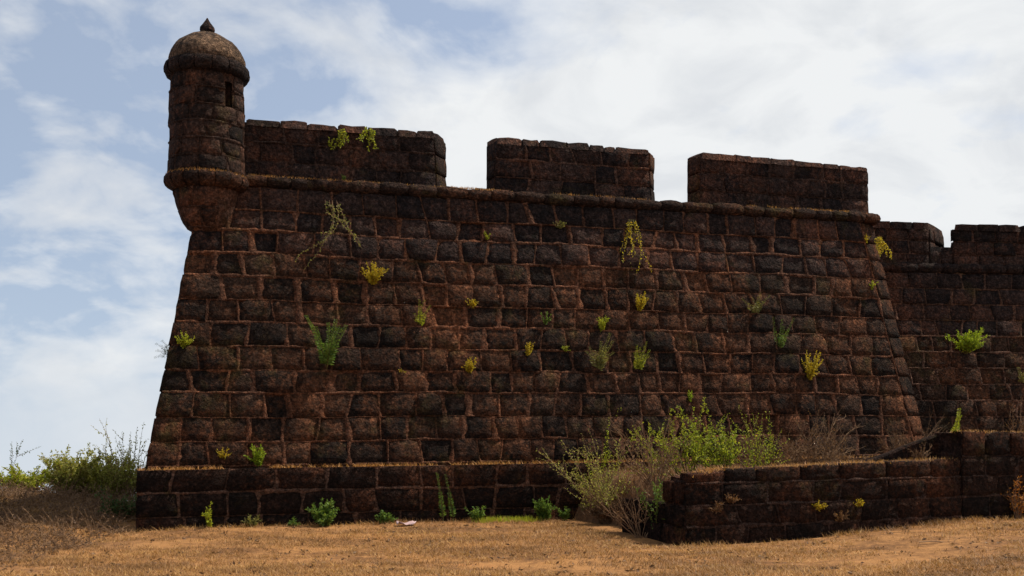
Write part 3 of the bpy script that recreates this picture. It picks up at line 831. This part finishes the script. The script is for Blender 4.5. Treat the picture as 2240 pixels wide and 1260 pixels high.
def ferns(seed, p, out, w, h, label, leafmat, n=5, leaf=.06, cat='fern', name='wall_fern', group=None, lean=0.0):
    v = Veg(seed); r = v.r
    for i in range(n):
        a = (i + .5) / n * 2 - 1 + r.uniform(-.2, .2); L = h * r.uniform(.6, 1.02) * (1 - .2 * abs(a))
        d = Vector((0, 0, 1)) + Vector((UX, UY, 0)) * (a * w / max(h, .05) * .55 + lean) + out * r.uniform(.08, .4)
        pts = v.path(p - out * .02, d, L, 8, Vector((a * .35, 0, -.3 * r.random())) + out * .25, .10)
        v.tube(pts, .005, .0015); v.frond(pts, max(9, int(L / .030)), leaf * 1.25, leaf * .40)
    return v.done(name, label, cat, p, leafmat, 'stem_green', group)

def trailing(seed, p, out, w, h, label, leafmat, n=6, leaf=.05, cat='creeper', name='wall_creeper', group=None, stemmat='stem_green', per=.022, wob=.13):
    """stems hanging down the wall from a crack"""
    v = Veg(seed); r = v.r
    for i in range(n):
        L = h * r.uniform(.5, 1.05); a = r.uniform(-1, 1)
        d = Vector((0, 0, -1)) + Vector((UX, UY, 0)) * (a * w / h * .8) + out * r.uniform(.0, .12) + out * (.19 if abs(out.z) > .05 else .03)
        pts = v.path(p + out * .03 + Vector((UX, UY, 0)) * (a * w * .2), d, L, 12, Vector((r.uniform(-.3, .3), 0, 0)), wob)
        pts = [q + out * .02 for q in pts]
        v.tube(pts, .005, .002); v.dress(pts, max(5, int(L / per)), leaf, leaf * .5, .05, .95, .2)
    return v.done(name, label, cat, p, leafmat, stemmat, group)

def shrub(seed, p, w, h, label, leafmat, n=14, nb=5, leaf=.05, dens=1.0, stemmat='stem_dry', cat='shrub', name='shrub', group=None, up=1.0, lean=Vector((0, 0, 0)), f0=.3, depth=.7, thick=.011, wob=.13, bl=.55):
    """branched stems from one root, leaves toward the tips"""
    v = Veg(seed); r = v.r
    for i in range(n):
        a = r.uniform(0, 2 * math.pi); k = math.sqrt(r.random())
        side = Vector((math.cos(a) * w * .5 * k, math.sin(a) * w * .5 * k * depth, 0))
        d = Vector((0, 0, h * up)) + side + lean; L = (h * r.uniform(.4, 1.05)) * math.sqrt(1 + (side.length / max(h, .1)) ** 2)
        pts = v.path(p + side * .12, d, L, 9, side * .25 + Vector((0, 0, -.15)), wob)
        v.tube(pts, thick * r.uniform(.6, 1.1), .002)
        v.dress(pts, int(L * 26 * dens), leaf, leaf * .5, f0)
        for b in range(nb):
            x = r.uniform(.22, .95); q = pts[int(x * 9)]; dd = (pts[min(9, int(x * 9) + 1)] - q).normalized()
            d2 = dd + Vector((r.gauss(0, .55), r.gauss(0, .55), r.gauss(0.15, .45)))
            L2 = h * bl * r.uniform(.25, .8) * (1.15 - x * .6)
            p2 = v.path(q, d2, L2, 5, Vector((0, 0, .1)), wob * 1.2)
            v.tube(p2, thick * .42, .0015); v.dress(p2, int(L2 * 42 * dens), leaf, leaf * .5, .1)
    return v.done(name, label, cat, p, leafmat, stemmat, group)

# --- plants rooted in the walls
O = FN
def wall_tuft(seed, px, py, wpx, hpx, label, mat, **k):
    p = on_wall(px, py); return tuft(seed, p, FN, m_of(p, wpx), m_of(p, hpx), label, mat, **k)
def wall_fern(seed, px, py, wpx, hpx, label, mat, **k):
    p = on_wall(px, py); return ferns(seed, p, FN, m_of(p, wpx), m_of(p, hpx), label, mat, **k)
def wall_trail(seed, px, py, wpx, hpx, label, mat, **k):
    p = on_wall(px, py); return trailing(seed, p, FN, m_of(p, wpx), m_of(p, hpx), label, mat, **k)

wall_tuft(1, 815, 624, 55, 52, 'large yellow weed right of the dry creeper, upper left of the bastion face', 'yellow', n=26)
wall_fern(2, 715, 808, 75, 165, 'tallest dark green fern clump on the left half of the bastion face', 'green', n=9, leaf=.085)
wall_trail(3, 725, 440, 85, 190, 'long half-dry creeper hanging below the cordon near the turret', 'olive', n=6, leaf=.055, stemmat='stem_dry', per=.024, wob=.30)
wall_fern(4, 918, 718, 46, 72, 'thin pale yellow-green fern just right of the tall fern clump', 'ygreen', n=4, leaf=.055)
wall_tuft(5, 1033, 674, 28, 26, 'small round yellow weed in the middle of the bastion face', 'yellow', n=14, leaf=.045)
wall_tuft(6, 1065, 527, 15, 24, 'tiny pale green sprig high below the second merlon', 'ygreen', n=6, leaf=.04)
wall_trail(7, 1380, 482, 44, 125, 'long yellow trailing weed high on the bastion, under the gap right of the second merlon', 'yellow', n=7, leaf=.055, per=.03)
wall_tuft(8, 1398, 682, 44, 46, 'golden weed below the long yellow trailing weed', 'yellow', n=18, leaf=.05)
wall_fern(9, 1308, 814, 85, 100, 'broad grey-green fern clump right of centre, leaning out both ways', 'olive', n=9, leaf=.075)
wall_tuft(10, 1316, 726, 26, 40, 'bright yellow-green shoot just above the broad grey-green fern clump', 'ygreen', n=10, leaf=.05)
wall_fern(11, 1396, 814, 52, 80, 'green fern clump right beside the broad grey-green fern clump', 'ygreen', n=7, leaf=.06)
wall_tuft(12, 1192, 712, 24, 36, 'small sparse green sprig between the round yellow weed and the golden weed', 'green', n=7, leaf=.045)
wall_tuft(13, 1153, 780, 24, 38, 'narrow yellow weed left of the broad grey-green fern clump', 'yellow', n=10, leaf=.045)
wall_tuft(14, 1235, 770, 28, 20, 'low yellow-green sprig between narrow yellow weed and broad fern clump', 'ygreen', n=8, leaf=.04)
wall_tuft(15, 1025, 820, 30, 44, 'orange-yellow weed low on the bastion face below the round yellow weed', 'yellow', n=16, leaf=.05)
wall_tuft(16, 878, 820, 20, 16, 'tiny yellow weed beside the pale mortar patch', 'yellow', n=9, leaf=.035)
wall_tuft(17, 1225, 500, 30, 20, 'dull olive weed under the second merlon, right of the tiny sprig', 'olive', n=8, leaf=.045)
wall_fern(18, 1652, 690, 70, 75, 'half-dry fern spray on the right part of the bastion face', 'olive', n=6, leaf=.06)
wall_fern(19, 1706, 768, 40, 100, 'slim green fern just right of the half-dry fern spray', 'green', n=5, leaf=.06)
wall_tuft(20, 1770, 832, 34, 68, 'upright golden weed low on the right part of the bastion face', 'yellow', n=20, leaf=.05)
wall_trail(21, 1918, 520, 30, 52, 'yellow weed hanging at the bastion right corner below the cordon', 'yellow', n=9, leaf=.055, per=.012)
wall_tuft(22, 1894, 532, 16, 20, 'tiny yellow weed left of the hanging corner weed', 'yellow', n=8, leaf=.04)
wall_tuft(23, 1906, 636, 20, 26, 'small yellow-green weed halfway down the bastion right corner', 'ygreen', n=9, leaf=.045)
wall_tuft(24, 403, 762, 40, 40, 'yellow-green weed on the left corner of the bastion', 'ygreen', n=14, leaf=.055)
wall_tuft(26, 487, 1006, 30, 30, 'yellowed weed on the plinth ledge near the left corner', 'yellow', n=10, leaf=.045)
wall_tuft(27, 565, 1018, 40, 48, 'leafy green weed on the plinth ledge near the left corner', 'bright', n=14, leaf=.07)
wall_tuft(28, 1508, 880, 18, 30, 'slender bright sprig above the bright green shrub', 'bright', n=6, leaf=.05)
# grey fern leaning out over the sky from the left corner
v = Veg(25); p = on_wall(378, 772) - FN * .05
for (dx, dz, L) in ((-1, .75, .36), (-1, .25, .30), (-1, -.05, .34), (-1, 1.3, .30)):
    pts = v.path(p, Vector((dx, -.1, dz)), L, 7, Vector((0, 0, -.25)), .05); v.tube(pts, .004, .0015); v.frond(pts, 13, .075, .018)
v.done('wall_fern', 'grey fern leaning out over the sky from the bastion left corner', 'fern', p, 'dark', 'stem_green')

for sd_, px, py, wpx, hpx, lab in ((31, 750, 284, 26, 50, 'left of the two yellow weeds hanging from the first merlon top'), (32, 806, 280, 32, 52, 'right of the two yellow weeds hanging from the first merlon top')):
    p = on_parapet(px, py); trailing(sd_, p, NOUT, m_of(p, wpx), m_of(p, hpx), lab, 'ygreen', n=8, leaf=.05, per=.014, cat='weed', name='hanging_weed', group='yellow weeds on the first merlon')
p = on_parapet(722, 322); tuft(33, p, NOUT, m_of(p, 12), m_of(p, 22), 'smallest sprig on the first merlon, left of the hanging yellow weeds', 'ygreen', n=5, leaf=.04)
p = on_parapet(754, 395); tuft(34, p, NOUT, m_of(p, 14), m_of(p, 14), 'tiny green sprig on the cordon under the first merlon', 'green', n=5, leaf=.045)
p = on_curtain(2112, 774); shrub(35, p, m_of(p, 76), m_of(p, 62), 'bright green bush sprouting from the curtain wall', 'bright', n=26, nb=5, leaf=.075, dens=1.6, stemmat='stem_green', up=.8, f0=.1, lean=Vector((0, -.25, 0)))
p = on_curtain(2234, 840); ferns(36, p, Vector((.1, -1, .1)), m_of(p, 36), m_of(p, 60), 'olive fern on the curtain wall at the right frame edge', 'olive', n=5, leaf=.06)

# --- plants along the foot of the plinth
def foot(px, py): p = on_plinth(px, py); return Vector((p.x, p.y, ground_z(p.x, p.y) - .01)) + NOUT * .10
for sd_, px, py, wpx, hpx, n, leaf, mat, lab in (
    (41, 707, 1148, 70, 68, 22, .085, 'green', 'biggest leafy green weed at the foot of the plinth'),
    (42, 838, 1144, 66, 30, 18, .075, 'green', 'low spreading green weed right of the biggest leafy weed'),
    (43, 1040, 1130, 42, 46, 12, .07, 'green', 'bluish green weed right of the two climbing ferns at the plinth foot'),
    (44, 1186, 1124, 66, 58, 20, .085, 'green', 'dark leafy green weed left of the large half-dry shrub'),
    (45, 1230, 1120, 30, 34, 10, .07, 'green', 'smaller green weed touching the dark leafy one'),
    (46, 1278, 1118, 24, 54, 10, .06, 'olive', 'upright olive weed beside the large half-dry shrub'),
    (47, 460, 1164, 26, 62, 6, .06, 'ygreen', 'thin upright weed at the plinth foot near the left corner'),
    (48, 550, 1160, 44, 34, 12, .05, 'olive', 'grassy olive weed between the thin upright weed and the biggest leafy weed'),
    (49, 640, 1156, 36, 22, 10, .06, 'green', 'low green weed just left of the biggest leafy weed')):
    p = foot(px, py); tuft(sd_, p, NOUT, m_of(p, wpx), m_of(p, hpx), lab, mat, n=n, leaf=leaf, name='ground_weed')
for sd_, px, hpx, lab in ((51, 968, 112, 'left of two slim ferns climbing the plinth side by side'), (52, 990, 108, 'right of two slim ferns climbing the plinth side by side')):
    v = Veg(sd_); p = foot(px, 1134)
    pts = v.path(p, Vector((-.12, .03, 1)), m_of(p, hpx), 9, Vector((-.1, .0, 0)), .03); v.tube(pts, .006, .002); v.frond(pts, 34, .075, .03)
    v.done('climbing_fern', lab, 'fern', p, 'green', 'stem_green', 'slim ferns climbing the plinth')

# --- shrubs between the low wall and the bastion
def terr(px, w_in):
    """a point on the fill behind the low wall, w_in metres behind its face"""
    d = ray(px, HY); q = Vector(LOW(0, w_in, 0)); t = (q - Vector((0, 0, EYE))).dot(NV) / d.dot(NV)
    return Vector((d.x * t, d.y * t, .85))
p = on_ground(1335, 1146)
shrub(61, p, 2.3, 1.6, 'large half-dry shrub with tangled bare stems beside the low wall end', 'leafy', n=38, nb=5, leaf=.055, dens=.75, f0=.35, lean=Vector((.2, .1, 0)), wob=.15)
shrub(62, p + Vector((-.1, .0, 0)), .7, .48, 'dense dark scrub around the foot of the large half-dry shrub', 'brush', n=60, nb=7, leaf=.06, dens=1.4, f0=.05)
p = on_ground(1300, 1140) + Vector((0, .5, 0))
shrub(63, p, 1.7, 2.0, 'tall leggy shrub with yellow-green tips left of the half-dry shrub', 'ygreen', n=16, nb=4, leaf=.065, dens=.75, f0=.45, lean=Vector((-.35, 0, 0)), wob=.10, stemmat='stem_green')
p = terr(1585, 1.1)
shrub(64, p, 1.5, 1.42, 'bright green arching shrub behind the low wall', 'fresh', n=18, nb=5, leaf=.07, dens=1.0, f0=.5, lean=Vector((-.45, 0, 0)), wob=.12, stemmat='stem_green')
p = terr(1500, 1.6)
shrub(76, p, 2.2, 1.35, 'wide yellow-green shrub with arching sprays left of the bright green shrub', 'ygreen', n=22, nb=5, leaf=.06, dens=.9, f0=.45, lean=Vector((-.6, 0, 0)), wob=.12, stemmat='stem_green')
p = terr(1430, 1.3)
shrub(65, p, 1.9, 1.25, 'brown bare shrub with few leaves between the half-dry and the yellow-green shrub', 'dryleaf', n=26, nb=6, leaf=.04, dens=.35, f0=.3, wob=.17)
p = terr(1660, 1.0)
shrub(66, p, 1.3, 1.42, 'tall thin yellow-green shrub right of the bright green shrub', 'ygreen', n=16, nb=4, leaf=.05, dens=.7, f0=.45, stemmat='stem_green', wob=.09)
p = terr(1700, 1.5)
shrub(77, p, 1.8, .95, 'wide brown twiggy bush behind the tall thin yellow-green shrub', 'dryleaf', n=44, nb=7, leaf=.045, dens=.4, f0=.2, wob=.22)
p = terr(1780, 1.3)
shrub(67, p, 1.6, 1.3, 'dry twiggy bush in front of the upright golden weed', 'dryleaf', n=36, nb=8, leaf=.04, dens=.3, f0=.3, wob=.2)
p = terr(1840, 1.6)
shrub(68, p, 1.4, .75, 'low tangle of dry twigs left of the sloping wall shoulder', 'dryleaf', n=22, nb=5, leaf=.04, dens=.35, wob=.24)
p = terr(1985, 1.7)
shrub(69, p, 1.3, 1.2, 'leafless pinkish bush behind the sloping wall shoulder', 'dryleaf', n=36, nb=8, leaf=.035, dens=.25, wob=.18)
p = terr(2012, .45); p.z = 1.16
shrub(70, p, .62, .36, 'small rusty dry bush on top of the low wall', 'dryleaf', n=22, nb=5, leaf=.035, dens=.6, wob=.2)
p = terr(2080, .9); p.z = 1.3
ferns(71, p, Vector((0, -1, 0)), .22, 1.05, 'upright green fern rising behind the wall stub corner', 'ygreen', n=4, leaf=.085)
p = on_curtain(2165, 945); p.z = 1.2
shrub(72, p + Vector((0, -1.2, 0)), .8, 1.25, 'sparse dry weed behind the wall stub', 'dryleaf', n=10, nb=4, leaf=.04, dens=.3)
p = Vector(LOW(LW + 1.05, -.1, 0)); p.z = ground_z(p.x, p.y)
shrub(73, p, .6, .78, 'rust coloured dry weed against the wall stub', 'rust', n=16, nb=4, leaf=.06, dens=.6, f0=.2)
p = on_ground(1446, 1180)
shrub(74, p, .8, .95, 'dark green weed against the broken left end of the low wall', 'green', n=30, nb=5, leaf=.06, dens=1.0, f0=.1, stemmat='stem_green')
shrub(75, p + Vector((-.3, .1, 0)), 1.5, 1.15, 'dead grey branches leaning on the broken end of the low wall', 'dryleaf', n=16, nb=6, leaf=.04, dens=.2, wob=.22)
# dry weeds growing out of the low wall's face
for k, (px, py, mat, sz_) in enumerate(((1790, 1115, 'yellow', .26), (1880, 1108, 'yellow', .24), (1600, 1100, 'dryleaf', .3), (1840, 1140, 'dryleaf', .34), (1570, 1120, 'dryleaf', .3))):
    p = hit(px, py, LOW(0, -.03, 0), NV)
    lab = ('yellowish weed low on the front of the low wall, left one of two', 'yellowish weed low on the front of the low wall, right one of two',
           'brown dead weed high on the left half of the low wall face', 'brown dead weed below and between the two yellowish weeds', 'brown dead weed low on the left half of the low wall face')[k]
    tuft(80 + k, p, -NV, sz_ * 1.6, sz_ * .6, lab, mat, n=14, leaf=.04, stemmat='stem_dry')

# --- scrub on the slope at the left
def far(px, y, z=None):
    x = (px - 1120) / F * y; return Vector((x, y, ground_z(x, y) - .02 if z is None else z))
shrub(91, far(225, 20.6), 2.2, 1.35, 'dense olive shrub left of the bastion corner', 'leafy', n=70, nb=10, leaf=.085, dens=1.6, f0=.05)
shrub(92, far(285, 20.2), 1.0, 1.85, 'tall thin shrub peeping out behind the plinth corner', 'leafy', n=14, nb=6, leaf=.06, dens=.7, f0=.3)
shrub(93, far(150, 20.0), 1.2, 1.0, 'yellow-green bush left of the dense olive shrub', 'leafy', n=40, nb=8, leaf=.08, dens=1.7, f0=.05)
shrub(94, far(55, 19.6), 1.3, .62, 'low yellow-green bush near the left frame edge', 'ygreen', n=40, nb=8, leaf=.075, dens=1.6, f0=.05)
shrub(95, far(-5, 22.5), 1.3, 2.35, 'grey-leaved sapling cut by the left frame edge', 'dark', n=12, nb=8, leaf=.06, dens=1.0, f0=.45, stemmat='stem_dry', bl=.6)
shrub(96, far(95, 20.6), 1.4, 1.1, 'sparse feathery weed between the sapling and the yellow-green bush', 'leafy', n=16, nb=5, leaf=.045, dens=.45, f0=.3)
shrub(97, far(265, 17.6), 1.0, .5, 'dark green ground bush against the plinth corner', 'dark', n=30, nb=6, leaf=.07, dens=1.3, f0=.05)

# --- dry brush covering the bank, one mass nobody could count
v = Veg(7)
for i in range(6000):
    x = v.r.uniform(-11.5, -6.0); y = v.r.uniform(12.2, 20.2)
    edge = 12.2
    if x > -6.45 + .35 * nz(x, y, 0, .9) - .25 * (y - 15) * (y > 15) * (y < 16) or v.r.random() > .35 + smooth(12, 16, y): continue
    if x > -6.35 and y > 16.4: continue
    p = Vector((x, y, ground_z(x, y) - .01)); L = v.r.uniform(.15, .5) * (.4 + .6 * smooth(12.5, 17, y))
    d = Vector((v.r.gauss(0, .6), v.r.gauss(0, .6), v.r.uniform(.25, 1)))
    pts = v.path(p, d, L, 4, Vector((0, 0, -.5)), .25); v.tube(pts, .004, .0015); v.dress(pts, int(L * 32), .05, .022, .1)
b = mk('dry_brush', v.lv, v.lf, 'brush', None, False); tag(b, 'brown dead brush covering the bank left of the bastion', 'brush', None, 'stuff')
mk('twigs', v.sv, v.sf, 'stem_dry', b)

# ------------------------------------------------------------------ dry grass
def blades(name, pts, hmin, hmax, width, mat, label, seed, lay=.6):
    rg = np.random.default_rng(seed); n = len(pts); P = np.asarray(pts, dtype=np.float64)
    a = rg.uniform(0, 2 * np.pi, n); h = rg.uniform(hmin, hmax, n); w = width * rg.uniform(.6, 1.4, n)
    lean = rg.uniform(.1, lay, (n, 1)) * np.stack([np.cos(a), np.sin(a)], 1) * h[:, None] * 1.6
    b2 = a + rg.uniform(-.8, .8, n) + np.pi / 2
    sx = np.stack([np.cos(b2), np.sin(b2), np.zeros(n)], 1) * w[:, None]
    tip = P + np.concatenate([lean, h[:, None]], 1)
    V = np.stack([P - sx, P + sx, tip], 1).reshape(-1, 3)
    o = mk(name, V, np.arange(3 * n).reshape(n, 3), mat, None, False)
    return tag(o, label, 'grass', None, 'stuff')
rg = np.random.default_rng(3); pts = []
while len(pts) < 230000:
    y = 8.5 + 11.5 * rg.random() ** 1.25; x = rg.uniform(-.56, .56) * y
    dens = .25 + 1.1 * nz(x * .6, y * 1.4, 8, .8) + .9 * nz(x, y, 2, 4.0)
    if rg.random() > dens + .42: continue
    # not inside the walls
    uu = (x - AX) * UX + (y - AY) * UY; ww = -(x - AX) * UY + (y - AY) * UX
    if uu > -.2 and ww > -.16: continue
    q = Vector((x, y, 0)) - P1
    if q.dot(DV) > -.6 and q.dot(NV) > -.03: continue
    pts.append((x, y, ground_z(x, y) - .004))
blades('lawn_grass', pts, .012, .060, .0045, 'lawn', 'short dry straw grass on the ground before the fort', 4, 1.3)
pts = []
for i in range(7000):
    u = rg.uniform(-.1, LEN - .1); w = rg.uniform(-.15, .0) if rg.random() < .7 else -.14
    if rg.random() > .42 + 1.1 * nz(u, 0, 0, .9) + .7 * nz(u, 2, 0, 4): continue
    pts.append(B(u, w, ZP - .045))
blades('ledge_grass', pts, .02, .085, .005, 'straw', 'dry straw grass along the plinth ledge of the bastion', 5, 1.1)
pts = []
for i in range(6000):
    u = rg.uniform(1.7, 14.8)
    if rg.random() > .22 + 1.4 * nz(u, 3, 0, .8) + .6 * nz(u, 3, 0, 4): continue
    a = rg.uniform(.75, 2.0); pts.append(B(u, WP - .01 - math.cos(a) * .11, ZC + math.sin(a) * .105))
for i in range(2200):
    a = rg.uniform(-1.9, 1.9); r_ = rg.uniform(.66, .73)
    if rg.random() > .6 + .9 * nz(a, 3, 0, 1.3): continue
    pts.append(cyl(a, r_ - .015, 6.255 - (r_ - .66) * .7))
blades('cordon_grass', pts, .012, .05, .005, 'straw', 'dry moss and grass fringe on top of the cordon', 9, .6)
pts = []
while len(pts) < 16000:
    k, q = int(rg.integers(0, na)), int(rg.integers(0, nw)); f, g = rg.random(), rg.random()
    c = [np.array(TV[(q + dj) * (na + 1) + k + dk]) for dj in (0, 1) for dk in (0, 1)]
    p = (c[0] * (1 - f) + c[1] * f) * (1 - g) + (c[2] * (1 - f) + c[3] * f) * g
    if p[2] > ground_z(p[0], p[1]) - .02: pts.append((p[0], p[1], p[2] - .01))
blades('fill_grass', pts, .05, .22, .006, 'dryleaf', 'brown dry grass on the fill behind the low wall', 6, 1.0)
pts = []
for i in range(1500):
    x = rg.uniform(-.6, 1.3); p = foot(1085 + x * 60, 1140); pts.append((p.x + rg.normal(0, .1), p.y - .12 + rg.normal(0, .10), ground_z(p.x, p.y) - .01))
blades('green_grass', pts, .04, .14, .006, 'ygreen', 'patch of yellow-green grass at the plinth foot', 8, .5)

pts = []
for i in range(5000):
    a = rg.uniform(.1, SE); w = rg.uniform(-.01, .4)
    if rg.random() > .5 + .8 * nz(a, 1, 0, 1.2) + .4 * nz(a, 2, 0, 5): continue
    x, y, _ = LOW(a, w, 0); pts.append((x, y, (low_top(a) if a < LW else stub_top(a)) - .03))
blades('coping_grass', pts, .02, .075, .005, 'straw', 'thin dry grass along the top of the low ruined wall', 14, 1.1)
pts = []
for i in range(9000):
    if i % 2:
        u = rg.uniform(-.3, 9.6); d = abs(rg.normal(0, .12))
        if rg.random() > .5 + .9 * nz(u, 3, 0, 1.4): continue
        x, y, _ = B(u, -.17 - d, 0)
    else:
        a = rg.uniform(-.2, SE); d = abs(rg.normal(0, .12))
        if rg.random() > .5 + .9 * nz(a, 9, 0, 1.4): continue
        x, y, _ = LOW(a, -.05 - d, 0)
    pts.append((x, y, ground_z(x, y) - .01))
blades('foot_grass', pts, .02, .12, .005, 'lawn', 'taller dry grass fringe along the foot of the walls', 12, 1.3)

# ------------------------------------------------------------------ small things on the ground
p = on_ground(888, 1150); rr = random.Random(2); vs = []
for j in range(4):
    for i in range(7):
        vs.append((p.x - .16 + i * .055 + rr.uniform(-.01, .01), p.y - .06 + j * .05 + rr.uniform(-.015, .015), p.z + .02 + .05 * max(0, math.sin(i * 1.2 + j)) + rr.uniform(0, .02)))
lit = mk('plastic_scrap', vs, grid_faces(4, 7), 'litter'); sol = lit.modifiers.new('thickness', 'SOLIDIFY'); sol.thickness = .004
tag(lit, 'crumpled pale pink plastic scrap on the grass by the plinth', 'litter', None, 'thing')
v = Veg(99); p = on_ground(2010, 1190)
a = v.path(p + Vector((0, 0, .03)), Vector((1, .02, .06)), 1.5, 12, Vector((0, 0, -.1)), .10); v.tube(a, .010, .004)
for i in (4, 7, 9): c = v.path(a[i], Vector((.6, .2, .8)), .45, 6, Vector((.3, 0, -1.6)), .10); v.tube(c, .005, .002)
br = mk('fallen_branch', v.sv, v.sf, 'stem_dry'); tag(br, 'thin fallen branch lying on the grass at lower right', 'branch', None, 'thing')

# dead leaves and clods scattered on the turf
v = Veg(123)
for i in range(900):
    y = 9.5 + 9 * v.r.random() ** 1.3; x = v.r.uniform(-.54, .54) * y
    uu = (x - AX) * UX + (y - AY) * UY; ww = -(x - AX) * UY + (y - AY) * UX
    q = Vector((x, y, 0)) - P1
    if (uu > -.2 and ww > -.2) or (q.dot(DV) > -.6 and q.dot(NV) > -.05): continue
    for k in range(v.r.choice((1, 1, 2, 5))):
        v.leaf(Vector((x + v.r.gauss(0, .04), y + v.r.gauss(0, .04), ground_z(x, y) + .015)), Vector((v.r.gauss(0, 1), v.r.gauss(0, 1), v.r.uniform(-.1, .5))).normalized(), v.r.uniform(.03, .08), v.r.uniform(.02, .04))
lt = mk('leaf_litter', v.lv, v.lf, 'brush', None, False); tag(lt, 'small dead brown leaves scattered over the dry turf', 'leaf litter', None, 'stuff')
